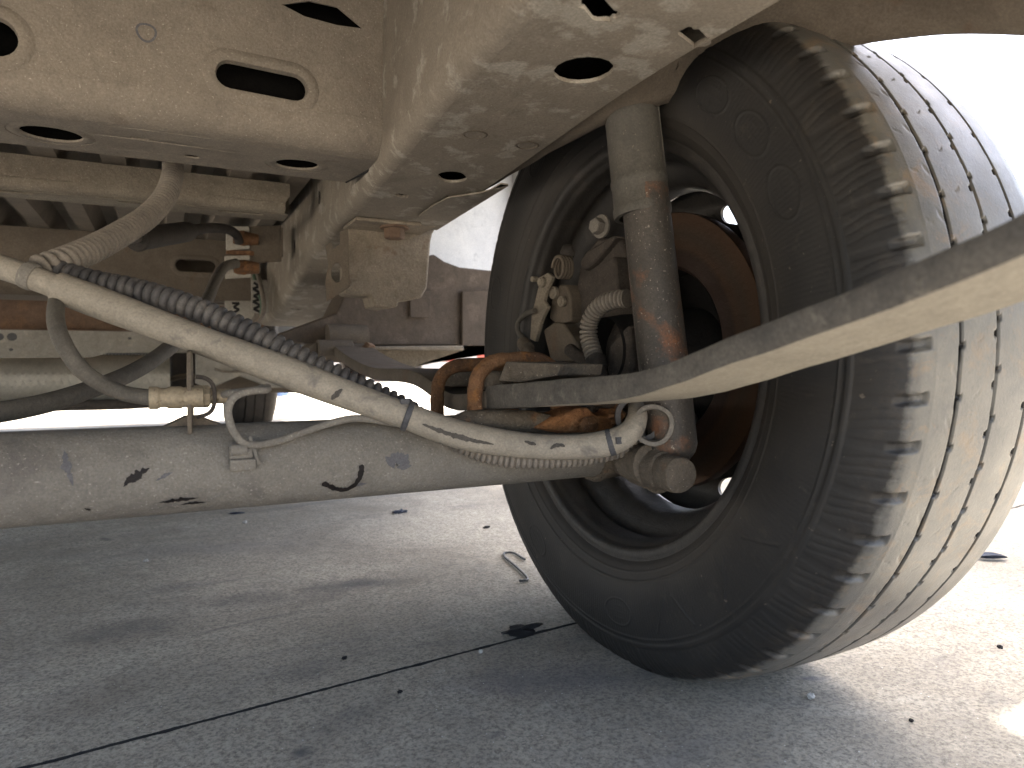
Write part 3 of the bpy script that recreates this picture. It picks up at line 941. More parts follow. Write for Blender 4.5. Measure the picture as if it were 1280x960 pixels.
# ---- axle beam
AY, AZ, AR = .62, .2345, .0352
mb = MB()
mb.lathe([(0, AR), (.2, AR), (.4, AR), (.6, AR), (.8, AR), (1.0, AR), (1.2, AR), (1.3, AR), (1.46, AR), (1.565, AR), (1.585, AR + .001)], (-1.17, AY, AZ), (1, 0, 0), 72)
axle = mb.build('axle_beam', mt['axle'], van, smooth=60, warp=.0005, wscale=30, label='thick dusty tubular axle with black marks')
mb = MB()
# cast end with weld bead, and the boss reaching back to the damper pin
mb.lathe([(-.004, AR + .002), (0, AR + .0045), (.006, AR + .005), (.012, AR + .003), (.05, AR + .001), (.09, AR + .002), (.12, AR)], (.408, AY, AZ), (1, 0, 0), 40, False, True)
mb.lathe([(0, .030), (.02, .029), (.06, .026), (.075, .0265)], (.435, AY - .02, AZ - .003), Vector((-.012, -.098, -.014)), 28, True, True)
cast = mb.build('axle_end', mt['cast'], axle, smooth=40, warp=.003, wscale=38)
mb = MB()
pc = Vector((0.3933, 0.4720, 0.2243))
mb.lathe([(-.060, .0185), (-.030, .0195), (-.024, .0180), (-.014, .0178), (-.012, .0162), (.004, .0164), (.009, .0150), (.0105, .0110), (.0108, .0003)], pc, Vector((-.10, -1, .0)), 30)
mb.build('damper_pin', mt['cast'], axle, smooth=35, warp=.0014, wscale=60)
# weld ring
mb = MB()
def wr(s_, l_): return .0028 + .0007 * math.sin(s_ * 900) + .0004 * math.sin(s_ * 370)
ring = [(.404 + .001 * math.sin(5 * t), AY + (AR + .001) * math.cos(t), AZ + (AR + .001) * math.sin(t)) for t in [2 * PI * k / 40 for k in range(41)]]
mb.tube(ring, .003, 8, .002, False, wr)
mb.build('weld_bead', mt['cast'], axle)


def on_axle(px, lift):
    """project a point given as (x, y, z) near the tube onto its skin"""
    v = Vector((0, px[1] - AY, px[2] - AZ)).normalized() * (AR + lift)
    return Vector((px[0], AY + v.y, AZ + v.z))


def stroke(name, pts, w, mat, seed, jag=.35, label=None, lift=.0007):
    rnd = random.Random(seed)
    path, ln = even(catmull([on_axle(p, lift) for p in pts], .0004), .0006)
    L_, R_ = [], []
    n = len(path)
    for i, p in enumerate(path):
        p = on_axle(p, lift)
        t = (path[min(i + 1, n - 1)] - path[max(0, i - 1)]).normalized()
        nrm = Vector((0, p.y - AY, p.z - AZ)).normalized()
        s_ = t.cross(nrm).normalized()
        e = min(1, (i + .6) / 2.5, (n - i - .4) / 2.5) if jag < .9 else math.sin(PI * (i + .5) / n)
        sa_ = ln * i / (n - 1)
        def jg(o_): return 1 + jag * 1.1 * mnoise.noise(Vector((sa_ * 420, seed * 7.3 + o_, 0))) + jag * .5 * mnoise.noise(Vector((sa_ * 1300, seed * 3.1 + o_, 4)))
        wl = w * e * jg(0); wr_ = w * e * jg(50)
        L_.append(on_axle(p + s_ * wl, lift)); R_.append(on_axle(p - s_ * wr_, lift))
    m_ = MB()
    m_.add(L_ + R_, [(i, i + 1, n + i + 1, n + i) for i in range(n - 1)])
    return m_.build(name, mat, axle, label=label)


def ax(px): return px


# surface points of the tube facing the lens, marks measured there
stroke('paint_mark', [(0.1171, 0.5900, 0.2212), (0.1224, 0.5900, 0.2180), (0.1291, 0.5900, 0.2128), (0.1371, 0.5900, 0.2107), (0.1442, 0.5880, 0.2146), (0.1479, 0.5860, 0.2214), (0.1493, 0.5860, 0.2282), (0.1500, 0.5860, 0.2336)], .0021, mt['blackmark'], 5, .45, 'black curved paint mark like a hook', .0012)
stroke('paint_mark', [(-0.0279, 0.5880, 0.2292), (-0.0215, 0.5860, 0.2349), (-0.0151, 0.5860, 0.2387), (-0.0103, 0.5860, 0.2413)], .0028, mt['blackmark'], 6, .95)
stroke('paint_mark', [(-0.0062, 0.5870, 0.2318), (-0.0002, 0.5870, 0.2350), (0.0053, 0.5860, 0.2372)], .0013, mt['greymark'], 7, .95)
stroke('paint_mark', [(-0.0049, 0.5900, 0.2129), (0.0028, 0.5900, 0.2141), (0.0105, 0.5900, 0.2146), (0.0229, 0.5900, 0.2154)], .0016, mt['blackmark'], 8, .98)
stroke('paint_mark', [(0.0105, 0.5920, 0.2086), (0.0183, 0.5920, 0.2098), (0.0286, 0.5920, 0.2094)], .0013, mt['blackmark'], 9, .98)
stroke('paint_mark', [(-0.0529, 0.5920, 0.2152), (-0.0509, 0.5920, 0.2133), (-0.0489, 0.5920, 0.2125)], .0010, mt['blackmark'], 10, .98)
stroke('paint_mark', [(-0.0647, 0.5900, 0.2590), (-0.0631, 0.5870, 0.2477), (-0.0608, 0.5860, 0.2385), (-0.0591, 0.5880, 0.2323)], .0026, mt['greymark'], 11, .97)
stroke('paint_mark', [(0.1444, 0.5890, 0.2137), (0.1504, 0.5880, 0.2148), (0.1553, 0.5880, 0.2150)], .0014, mt['greymark'], 12, .97)
stroke('paint_mark', [(0.1730, 0.5880, 0.2318), (0.1792, 0.5870, 0.2365), (0.1857, 0.5870, 0.2346), (0.1879, 0.5870, 0.2267)], .0055, mt['greymark'], 13, .6)

# small line clip bolted to the beam
mb = MB()
c = on_axle((0.0535, 0.5900, 0.2459), .004)
mb.box(c + Vector((0, -.001, .002)), (.017, .008, .010))
mb.box(c + Vector((.001, -.003, -.0075)), (.019, .007, .009), Matrix.Rotation(.25, 3, 'X'))
mb.lathe([(-.006, .0045), (.006, .0045)], c + Vector((-.002, -.006, .004)), (1, 0, 0), 14, True, True)
mb.box(c + Vector((.0095, -.004, .003)), (.003, .004, .024), Matrix.Rotation(-.3, 3, 'Y'))
mb.build('line_clip', mt['axle'], axle, bevel=.0008)
# hose bracket welded on top of the beam, seen almost edge on
hb = Vector((0.0192, 0.6200, 0.2867))
mb = MB()
mb.plate([(-.026, -.026), (.030, -.026), (.034, .004), (.030, .034), (.012, .040), (-.014, .038), (-.026, .02)], [stadium((.004, .008), 0, 0, .009)], .0034,
         lambda u, v, w: Vector((hb.x + w + u * .06, hb.y + u, hb.z + .004 + v)))
mb.prism([(hb.x - .022, AY - .004, AZ + AR - .002), (hb.x + .026, AY - .004, AZ + AR - .002), (hb.x + .006, AY - .004, AZ + AR + .007), (hb.x - .004, AY - .004, AZ + AR + .007)], (0, .02, 0))
mb.build('hose_bracket', mt['rear_steel'], axle, bevel=.0007)

# ---- brake hose from the bracket on the beam, up in a loop to the body bracket
fc = Vector((0.0057, 0.6000, 0.2931))
hose = MB()
hp = [fc + Vector((-.012, 0, 0)), Vector((-0.0306, 0.6243, 0.2972)), Vector((-0.0540, 0.6199, 0.3131)), Vector((-0.0700, 0.6289, 0.3405)), Vector((-0.0765, 0.6782, 0.3734)), Vector((-0.0691, 0.7767, 0.4134)), Vector((-0.0493, 0.9025, 0.4515)), Vector((-0.0266, 1.0040, 0.4772)), Vector((-0.0013, 1.0702, 0.4940))]
hose.tube(hp, .0063, 14, .005)
bh = hose.build('brake_hose', mt['hose'], van, smooth=60, label='dusty rubber brake hose looping beside the pale cable')
m2 = MB()
m2.tube([Vector((0.0422, 1.1725, 0.5200)), Vector((0.0700, 1.2263, 0.5351)), Vector((0.1025, 1.2888, 0.5457)), Vector((0.1229, 1.3457, 0.5440)), Vector((0.1263, 1.3548, 0.5357))], .0080, 12, .006)
m2.build('hose_tail', mt['black_rubber'], bh, smooth=60)
m2 = MB()
a, b = Vector((-0.0284, 1.0048, 0.4752)), Vector((0.0400, 1.1736, 0.5188))
L = (b - a).length
m2.lathe([(0, .0070), (0, .0145), (.004, .0160), (.010, .0150), (L * .9, .0150), (L, .0120), (L + .003, .008)], a, b - a, 24, True, True)
m2.build('rubber_sleeve', mt['black_rubber'], bh, smooth=40)
m2 = MB()
Lx = (hb.x - fc.x)
m2.lathe([(-.016, .0068), (-.016, .0088), (-.010, .0088), (-.008, .0076), (-.004, .0076), (-.002, .0086), (.006, .0088), (.008, .0078), (.010, .0080), (.022, .0082), (.0225, .006)], fc, (1, 0, 0), 24, True, True)
m2.hexnut((hb.x + .002, hb.y - .012, fc.z), (1, 0, 0), .0095, .012)
m2.lathe([(0, .006), (.018, .006)], (hb.x + .012, hb.y - .012, fc.z), (1, 0, 0), 16, True, True)
m2.build('hose_fitting', mt['plated'], bh, smooth=30, bevel=.0004)
m2 = MB()   # spring clip wire
q = Vector((hb.x, hb.y - .012, fc.z))
m2.tube([q + Vector((.004, -.004, .016)), q + Vector((.010, -.006, .015)), q + Vector((.0155, -.008, .010)), q + Vector((.0165, -.008, -.006)), q + Vector((.013, -.006, -.013)), q + Vector((.004, -.004, -.016))], .0017, 8, .003)
m2.build('retaining_clip', mt['dark_cast'], bh)

# steel brake line from the fitting along the beam
mb = MB()
bl = [Vector((hb.x + .022, hb.y - .012, fc.z)), Vector((0.0460, 0.6000, 0.2954)), Vector((0.0655, 0.5950, 0.2978)), Vector((0.0747, 0.5900, 0.3004)), Vector((0.0740, 0.5850, 0.2986)), Vector((0.0603, 0.5800, 0.2978)), Vector((0.0481, 0.5750, 0.2933)), Vector((0.0439, 0.5740, 0.2842)), Vector((0.0455, 0.5750, 0.2730)), Vector((0.0526, 0.5780, 0.2600)), Vector((0.0596, 0.5780, 0.2559)), Vector((0.0796, 0.5800, 0.2571)), Vector((0.1050, 0.5820, 0.2648)), Vector((0.1280, 0.5830, 0.2710)), Vector((0.1450, 0.5840, 0.2730)), Vector((0.1838, 0.5850, 0.2665)), Vector((0.2596, 0.5840, 0.2525))]
mb.tube(bl, .0031, 10, .003)
mb.build('brake_line', mt['axle'], van, smooth=60, label='thin steel brake line bent into a hook on the axle')

# ---- second hose crossing behind
mb = MB()
h2 = [Vector((0.1218, 1.3556, 0.4980)), Vector((0.1045, 1.3417, 0.4910)), Vector((0.0832, 1.2617, 0.4614)), Vector((0.0558, 1.1166, 0.4047)), Vector((0.0195, 0.9761, 0.3509)), Vector((-0.0225, 0.8503, 0.3138)), Vector((-0.0642, 0.7697, 0.2936)), Vector((-0.1017, 0.7209, 0.2823)), Vector((-0.1469, 0.6985, 0.2760)), Vector((-0.2701, 0.7152, 0.2685)), Vector((-0.4650, 0.7914, 0.2935))]
mb.tube(h2, .0088, 14, .006)
ch = mb.build('coolant_hose', mt['hose'], van, smooth=60, label='dark rubber hose dropping left behind the loop')
# ---- body bracket carrying both hose ends
YBk = 1.38
mb = MB()
bk = [(0.1470, 1.3800, 0.5705), (0.2041, 1.3800, 0.5784), (0.2033, 1.3800, 0.5092), (0.1490, 1.3800, 0.5028)]
mb.prism([Vector(p) for p in bk], (0, .003, 0))
mb.box(Vector((0.2022, 1.3900, 0.5437)), (.004, .05, .055))
brk = mb.build('hose_mount', mt['rear_steel'], van, bevel=.002, label='stub bracket on the rail holding two hose ends')
m2 = MB()
for (x0, y0, x1, y1) in ((284, 283, 313, 313), (284, 319, 313, 347)):
    pass
cl = [[(0.1067, 1.3750, 0.5662), (0.1451, 1.3750, 0.5695), (0.1464, 1.3750, 0.5608), (0.1174, 1.3750, 0.5570), (0.1185, 1.3750, 0.5352), (0.1461, 1.3750, 0.5373), (0.1460, 1.3750, 0.5285), (0.1061, 1.3750, 0.5227)],
      [(0.1033, 1.3750, 0.5124), (0.1459, 1.3750, 0.5167), (0.1457, 1.3750, 0.5064), (0.1154, 1.3750, 0.5030), (0.1179, 1.3750, 0.4842), (0.1469, 1.3750, 0.4858), (0.1482, 1.3750, 0.4770), (0.1041, 1.3750, 0.4717)]]
for poly in cl:
    c_ = MB(); c_.prism([Vector(p) for p in poly], (0, .012, 0)); c_.build('hose_clip', mt['clip'], brk, bevel=.0008)
m2 = MB(); m2.box(Vector((0.1298, 1.3800, 0.5207)), (.048, .008, .008)); m2.build('hose_spacer', mt['rust'], brk, bevel=.001)
for p in ((0.1319, 1.3700, 0.5457), (0.1326, 1.3700, 0.4932)):
    m2 = MB(); m2.lathe([(-.014, .010), (-.008, .0125), (.004, .0135), (.010, .012), (.028, .010)], p, (1, .05, 0), 20, True, True)
    m2.build('hose_union', mt['rust'], brk, smooth=40, warp=.0015, wscale=80)
# wiring running down beside the rail
for i, pts in enumerate(([(0.1920, 1.7164, 0.5178), (0.1920, 1.6590, 0.4812), (0.1940, 1.5944, 0.4443), (0.1950, 1.6188, 0.4198)], [(0.1940, 1.6726, 0.5186), (0.1940, 1.6050, 0.4764), (0.1960, 1.5848, 0.4351), (0.1900, 1.6200, 0.4075), (0.1750, 1.7354, 0.3942)], [(0.1900, 1.7303, 0.5173), (0.1900, 1.7038, 0.4668), (0.1900, 1.6618, 0.4275), (0.1800, 1.6819, 0.4049), (0.1650, 1.8183, 0.3934)])):
    m2 = MB(); m2.tube([Vector(p) for p in pts], .0052, 8, .01)
    w_ = m2.build('wire', mt['wire_green'] if i == 0 else mt['wire_grey'], brk, smooth=60)
zz = MB()
base = [(316, 353), (324, 358), (316, 361), (325, 366), (317, 370), (325, 374), (316, 377), (326, 382), (317, 386), (325, 390)]
ZZ = [(0.1794, 1.6200, 0.4927), (0.1909, 1.6200, 0.4846), (0.1776, 1.6200, 0.4787), (0.1924, 1.6200, 0.4706), (0.1790, 1.6200, 0.4631), (0.1922, 1.6200, 0.4566), (0.1773, 1.6200, 0.4508), (0.1937, 1.6200, 0.4427), (0.1787, 1.6200, 0.4352), (0.1919, 1.6200, 0.4286)]
for a, b in zip(ZZ, ZZ[1:]): zz.tube([a, b], .0028, 6, .05)
zz.build('bent_wire', mt['hub_dark'], brk)
m2 = MB()
m2.prism([Vector(p) for p in ((0.1767, 1.6400, 0.4999), (0.2103, 1.6400, 0.5016), (0.2129, 1.6400, 0.4269), (0.1758, 1.6400, 0.4276))], (0, .004, 0))
m2.build('wiring_plate', mt['grey_shield'], brk, bevel=.001)
zz = MB()
ZZ = [(0.1415, 1.7000, 0.4519), (0.1568, 1.7000, 0.4524), (0.1448, 1.7000, 0.4430), (0.1566, 1.7000, 0.4379), (0.1412, 1.7000, 0.4284)]
for a, b in zip(ZZ, ZZ[1:]): zz.tube([a, b], .0026, 6, .05)
zz.build('bent_wire', mt['hub_dark'], brk)
m2 = MB()
m2.prism([Vector(p) for p in ((0.1279, 1.7200, 0.4583), (0.1917, 1.7200, 0.4608), (0.1912, 1.7200, 0.4125), (0.1274, 1.7200, 0.4182))], (0, .004, 0))
m2.build('wiring_plate', mt['clip'], brk, bevel=.001)

# ---- hand brake cable in its thick pale sheath
cab = [Vector((-0.4619, 0.7974, 0.4946)), Vector((-0.3053, 0.7626, 0.4650)), Vector((-0.1678, 0.7143, 0.4156)), Vector((-0.1277, 0.6937, 0.4014)), Vector((-0.0962, 0.6774, 0.3898)), Vector((-0.0740, 0.6716, 0.3807))]
cab2 = [Vector((-0.0757, 0.6725, 0.3814)), Vector((-0.0310, 0.6550, 0.3629)), Vector((0.0275, 0.6304, 0.3388)), Vector((0.0869, 0.6052, 0.3143)), Vector((0.1366, 0.5908, 0.2938)), Vector((0.1803, 0.5738, 0.2765)), Vector((0.2248, 0.5565, 0.2589)), Vector((0.2723, 0.5435, 0.2487)), Vector((0.3124, 0.5289, 0.2453)), Vector((0.3427, 0.5137, 0.2474)), Vector((0.3588, 0.5026, 0.2534)), Vector((0.3683, 0.4981, 0.2619)), Vector((0.3752, 0.5017, 0.2698)), Vector((0.3894, 0.5195, 0.2797))]
mb = MB()
mb.tube(cab, .0098, 18, .005)
def rcab(s_, l_): return .0118 + .0006 * math.sin(s_ * 40) - .0034 * smoothstep(s_, l_ - .07, l_ - .015) + .0008 * smoothstep(s_, .30, .26)
mb.tube(cab2, .0115, 20, .004, True, rcab)
cable = mb.build('handbrake_cable', mt['sheath'], van, smooth=60, label='pale dusty handbrake cable sheath sagging across the axle')


def collar(p, t, r, w, mat, name, parent, head=None):
    m_ = MB()
    m_.lathe([(-w / 2, r - .0015), (-w / 2, r), (-w / 4, r + .0006), (w / 4, r + .0006), (w / 2, r), (w / 2, r - .0015)], p, t, 24)
    if head:
        m_.box(Vector(p) + Vector(head), (.008, .007, .006))
    return m_.build(name, mat, parent, smooth=40, bevel=.0004)


collar((-0.0951, 0.6769, 0.3898), Vector((-0.0740, 0.6716, 0.3807)) - Vector((-0.1048, 0.6819, 0.3937)), .0108, .009, mt['axle'], 'collar', cable)
t_ = Vector((0.1992, 0.5663, 0.2688)) - Vector((0.1676, 0.5781, 0.2814))
collar((0.1867, 0.5716, 0.2744), t_, .0130, .0052, mt['tie'], 'cable_tie', cable, (-.004, -.002, .012))
t_ = Vector((0.3581, 0.5029, 0.2527)) - Vector((0.3427, 0.5137, 0.2474))
collar((0.3514, 0.5078, 0.2497), t_, .0116, .0055, mt['tie'], 'cable_tie', cable, (.001, -.011, .003))
# dark scuffs worn through the dust on the sheath
def scuff(pts, w, seed, rad, jag=.45):
    rnd = random.Random(seed)
    path, ln = even(catmull(pts, .0005), .0007)
    n = len(path); A_, B_ = [], []
    view = Vector((0, 0, .3218))
    axis, _ = even(catmull(cab2, .002), .002)
    def snap(p):
        c_ = min(axis, key=lambda q: (q - p).length)
        d_ = (p - c_).normalized()
        return c_ + d_ * rad(c_)
    for i, p in enumerate(path):
        t = (path[min(i + 1, n - 1)] - path[max(0, i - 1)]).normalized()
        v = (view - p).normalized(); s_ = t.cross(v).normalized()
        e = math.sin(PI * (i + .5) / n) ** .5
        sa_ = ln * i / (n - 1)
        def jg(o_): return 1 + jag * 1.3 * mnoise.noise(Vector((sa_ * 300, seed * 7.3 + o_, 0))) + jag * .6 * mnoise.noise(Vector((sa_ * 1000, seed * 3.1 + o_, 4)))
        A_.append(snap(p + s_ * w * e * jg(0))); B_.append(snap(p - s_ * w * e * jg(50)))
    m_ = MB(); m_.add(A_ + B_, [(i, i + 1, n + i + 1, n + i) for i in range(n - 1)])
    return m_.build('scuff', mt['scuff'], cable)
rad_ = lambda c_: .0130
scuff([Vector((0.1937, 0.5545, 0.2686)), Vector((0.2139, 0.5475, 0.2603)), Vector((0.2331, 0.5410, 0.2545)), Vector((0.2508, 0.5342, 0.2502))], .0020, 1, rad_)
scuff([Vector((0.1325, 0.5785, 0.2984)), Vector((0.1277, 0.5807, 0.2931)), Vector((0.1240, 0.5823, 0.2885))], .0022, 2, rad_, .5)
scuff([Vector((0.2768, 0.5280, 0.2529)), Vector((0.2863, 0.5253, 0.2493))], .0016, 3, rad_)
scuff([Vector((0.2983, 0.5214, 0.2456)), Vector((0.3039, 0.5187, 0.2490)), Vector((0.3105, 0.5176, 0.2474))], .0018, 4, rad_)

# grommet and clip where the cable ends
gp = Vector((0.3847, 0.4900, 0.2654))
gax = Vector((-.62, -.72, .05))
mb = MB()
mb.lathe([(-.012, .0175), (.002, .0185), (.006, .0180), (.0065, .0145), (.002, .0135), (-.012, .0135)], gp, gax, 30)
mb.build('cable_stop', mt['axle'], van, smooth=35, warp=.001, wscale=70, label='pale ring that holds the end of the cable')
mb = MB()
mb.lathe([(-.018, .0205), (-.006, .0225), (-.002, .0215), (-.002, .017)], gp + Vector((-.006, .012, .006)), gax, 30)
mb.build('rubber_grommet', mt['conduit'], van, smooth=35, warp=.0012, wscale=70)

# ---- corrugated conduits
mb = MB()
mb.corr([Vector((0.0149, 1.0092, 0.5738)), Vector((0.0144, 0.9808, 0.5568)), Vector((0.0063, 0.9218, 0.5175)), Vector((-0.0116, 0.8623, 0.4805)), Vector((-0.0364, 0.7951, 0.4469)), Vector((-0.0594, 0.7385, 0.4208)), Vector((-0.0776, 0.7022, 0.4043)), Vector((-0.0911, 0.6919, 0.3963))], .0104, .0023, .0078)
mb.build('corrugated_conduit', mt['conduit_dust'], van, smooth=40, label='dusty grey corrugated conduit dropping from the floor')
mb = MB()
mb.corr([Vector((-0.0818, 0.6985, 0.3976)), Vector((-0.0555, 0.6850, 0.3888)), Vector((-0.0196, 0.6701, 0.3811)), Vector((0.0194, 0.6500, 0.3682)), Vector((0.0586, 0.6319, 0.3494)), Vector((0.0954, 0.6172, 0.3291)), Vector((0.1335, 0.6063, 0.3085)), Vector((0.1669, 0.6002, 0.2921)), Vector((0.1981, 0.5951, 0.2752))], .0094, .0013, .0076)
mb.build('corrugated_conduit', mt['conduit'], van, smooth=40, label='black corrugated conduit tied along the handbrake cable')
mb = MB()
mb.corr([Vector((0.1981, 0.5951, 0.2752)), Vector((0.2404, 0.5762, 0.2462)), Vector((0.2724, 0.5597, 0.2355)), Vector((0.3124, 0.5430, 0.2336)), Vector((0.3524, 0.5320, 0.2369)), Vector((0.3822, 0.5241, 0.2442)), Vector((0.3974, 0.5190, 0.2521)), Vector((0.4052, 0.5220, 0.2589))], .0086, .0009, .0050)
mb.build('corrugated_conduit', mt['conduit_dust'], van, smooth=40, label='dusty corrugated conduit showing just below the end of the pale cable')

# ---- leaf spring
def leaf(pts, w0, w1, th, name_mb, taper0=1):
    path, _ = even(catmull(pts, .005), .010)
    vs = []
    n = len(path)
    for i, p in enumerate(path):
        t = (path[min(i + 1, n - 1)] - path[max(0, i - 1)]).normalized()
        s_ = Vector((1, 0, 0)); s_ = (s_ - t * s_.dot(t)).normalized()
        nn = s_.cross(t)
        if nn.z < 0: nn = -nn
        e = i / (n - 1)
        w = w0 + (w1 - w0) * e
        th_ = th(e) if callable(th) else th
        c = .0028
        for a, b in ((0, c), (c * .7, 0), (w - c * .7, 0), (w, c), (w, th_ - c), (w - c * .7, th_), (c * .7, th_), (0, th_ - c)):
            vs.append(p + s_ * a + nn * b)
    fs = [(i * 8 + k, i * 8 + (k + 1) % 8, (i + 1) * 8 + (k + 1) % 8, (i + 1) * 8 + k) for i in range(n - 1) for k in range(8)]
    fs += [tuple(range(8)), tuple((n - 1) * 8 + k for k in range(8))]
    name_mb.add(vs, fs)
mb = MB()
XS = .262
lp = [Vector((0.2700, 0.5925, 0.2767)), Vector((0.2680, 0.4660, 0.2871)), Vector((0.2650, 0.3603, 0.2989)), Vector((0.2630, 0.2796, 0.3183)), Vector((0.2620, 0.2273, 0.3316)), Vector((0.2620, 0.1789, 0.3443)), Vector((0.2620, 0.1558, 0.3514)), Vector((0.2620, 0.1335, 0.3588))]
ext = lp[-1] + (lp[-1] - lp[-2]) * 8 + Vector((0, 0, .03))
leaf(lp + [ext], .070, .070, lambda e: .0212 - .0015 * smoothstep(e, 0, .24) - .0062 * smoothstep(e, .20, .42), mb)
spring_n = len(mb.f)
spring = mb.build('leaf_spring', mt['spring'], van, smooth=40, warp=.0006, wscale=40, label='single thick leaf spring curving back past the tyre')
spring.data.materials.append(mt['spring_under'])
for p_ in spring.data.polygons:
    if p_.normal.z < -.75: p_.material_index = 1  # downward faces get the paler colour
# the forward half under the u-bolts up to the front eye
mb = MB()
fl = [Vector((0.2680, 0.5917, 0.2768)), Vector((0.2700, 0.6909, 0.2706)), Vector((.268, .80, .292)), Vector((.268, 1.0, .296)), Vector((.268, 1.16, .316)), Vector((.268, 1.27, .338))]
leaf(fl, .070, .070, .0165, mb)
mb.lathe([(-.001, .026), (.071, .026)], (.268, 1.285, .362), (1, 0, 0), 28, True, True)
mb.build('front_leaf', mt['rear_steel'], spring, smooth=40)
# u-bolts: rusty rods bent over the spring pad
for i, (x0, y0) in enumerate(((552, .645), (602, .585))):
    pass
def ubolt(yb, z0, zt, xi, xo):
    r = .0072
    pts = [(xi, yb, z0), (xi, yb, z0 + (zt - z0) * .55), (xi + .004, yb, zt - .012), (xi + .016, yb, zt - .002), (xi + .036, yb, zt + .001), (xo - .02, yb, zt), (xo - .006, yb, zt - .008), (xo, yb, zt - .022), (xo, yb, z0)]
    m_ = MB(); m_.tube([Vector(p) for p in pts], r, 14, .004)
    return m_.build('u_bolt', mt['rust'], spring, smooth=60, warp=.0009, wscale=120)
u1 = Vector((0.2580, 0.5912, 0.2786)); u1t = Vector((0.2700, 0.5548, 0.3195))
u2 = Vector((0.2580, 0.6902, 0.2735))
ubolt(u1.y, u1.z - .016, u1.z + .043, u1.x, u1.x + .088)
ubolt(u2.y, u2.z - .016, u2.z + .043, u2.x, u2.x + .088)
# pad, wedge and saddle
for q0 in (u1, u2):
    mb = MB(); mb.box((u1.x + .042, q0.y + .022, u1.z + .024), (.058, .046, .018))
    mb.build('spring_pad', mt['cast'], spring, bevel=.005, warp=.001, wscale=70, seg=3)
mb = MB()
wp = [(0.2720, 0.5723, 0.3034), (0.2720, 0.5557, 0.3209), (0.3000, 0.5083, 0.3189), (0.3000, 0.5122, 0.3094), (0.2800, 0.5433, 0.3027)]
mb.prism([Vector(p) for p in wp], (.052, .012, 0))
mb.build('wedge_block', mt['cast'], spring, bevel=.0012, warp=.0008, wscale=60)
mb = MB()
sa, sb = Vector((0.2332, 0.5850, 0.2682)), Vector((0.3342, 0.5750, 0.2620))
Ls_ = (sb - sa).length
mb.lathe([(0, .004), (.012, .009), (Ls_ * .4, .0115), (Ls_ * .75, .0115), (Ls_ * .93, .008), (Ls_, .003)], sa, sb - sa, 24, True, True)
mb.build('spring_saddle', mt['cast'], spring, smooth=50, warp=.002, wscale=40)
mb = MB()
rp = [(0.3029, 0.5650, 0.2589), (0.3232, 0.5620, 0.2687), (0.3500, 0.5600, 0.2762), (0.3616, 0.5600, 0.2759), (0.3735, 0.5600, 0.2685), (0.3906, 0.5620, 0.2678), (0.3953, 0.5620, 0.2739), (0.4030, 0.5620, 0.2674), (0.3973, 0.5620, 0.2581), (0.3860, 0.5620, 0.2516), (0.3337, 0.5650, 0.2530)]
mb.prism([Vector(p) for p in rp], (0, .03, .002))
mb.build('clamp_plate', mt['bright_rust'], spring, bevel=.004, warp=.0022, wscale=55, seg=3)
mb = MB()
mb.blob((0.3597, 0.5570, 0.2616), (.011, .006, .007), 3, .3)
mb.blob((0.3920, 0.5560, 0.2705), (.009, .007, .008), 4, .5)
mb.build('rust_flake', mt['rust'], spring, smooth=30)

# ---- front hanger of the spring, outrigger box and the things past it
mb = MB()
YH = 1.26
mb.prism([Vector(p) for p in ((0.3032, 1.2400, 0.3486), (0.3410, 1.2400, 0.3504), (0.3450, 1.2400, 0.2968), (0.3188, 1.2400, 0.3099))], (0, .10, 0))
hang = mb.build('spring_hanger', mt['rear_steel'], van, bevel=.002, label='bracket that carries the front eye of the spring')
m2 = MB(); m2.prism([Vector(p) for p in ((0.2265, 1.2400, 0.3451), (0.2402, 1.2400, 0.3535), (0.2413, 1.2400, 0.3284), (0.2291, 1.2400, 0.3326))], (0, .10, 0)); m2.build('side_plate', mt['rear_steel'], hang, bevel=.002)
m2 = MB(); m2.cyl((0.2420, 1.2500, 0.3383), (0.3041, 1.2500, 0.3387), .020, 24); m2.build('eye_bush', mt['rear_steel'], hang, bevel=.002)
m2 = MB(); m2.hexnut((0.3279, 1.2350, 0.3444), (.3, -1, -.4), .012, .012); m2.build('bolt', mt['rust_steel'], hang)
mb = MB()
ob_ = [(0.1601, 1.3000, 0.3583), (0.2871, 1.3000, 0.4087), (0.3173, 1.3000, 0.4721), (0.4425, 1.3000, 0.5219), (0.4804, 1.3000, 0.5307), (0.5022, 1.3000, 0.5180), (0.5347, 1.3000, 0.5089), (0.5999, 1.3000, 0.5063), (0.6512, 1.3000, 0.5076), (0.6512, 1.3000, 0.3564), (0.5394, 1.3000, 0.3520), (0.3014, 1.3000, 0.3497)]
mb.prism([Vector(p) for p in ob_], (0, .12, 0))
out_ = mb.build('outrigger_box', mt['outrigger'], van, bevel=.003, label='brown outrigger box with curved upper edge ahead of the tyre')
m2 = MB()
m2.prism([Vector(p) for p in ((0.4282, 1.2970, 0.4529), (0.4690, 1.2970, 0.4578), (0.4688, 1.2970, 0.4062), (0.4279, 1.2970, 0.4050))], (0, -.004, 0))
m2.build('cover_plate', mt['outrigger'], out_, bevel=.001)
m2 = MB()
m2.prism([Vector(p) for p in ((0.5356, 1.2900, 0.4601), (0.6462, 1.2900, 0.4683), (0.6462, 1.2900, 0.3528), (0.5353, 1.2900, 0.3518))], (0, .008, 0))
m2.build('end_plate', mt['outrigger'], out_, bevel=.001)
mb = MB()
mb.prism([Vector(p) for p in ((0.2535, 1.2800, 0.3474), (0.5346, 1.2800, 0.3516), (0.5346, 1.2800, 0.3421), (0.2535, 1.2800, 0.3431))], (0, .12, 0))
mb.build('flange', mt['channel'], out_, bevel=.002)
mb = MB()
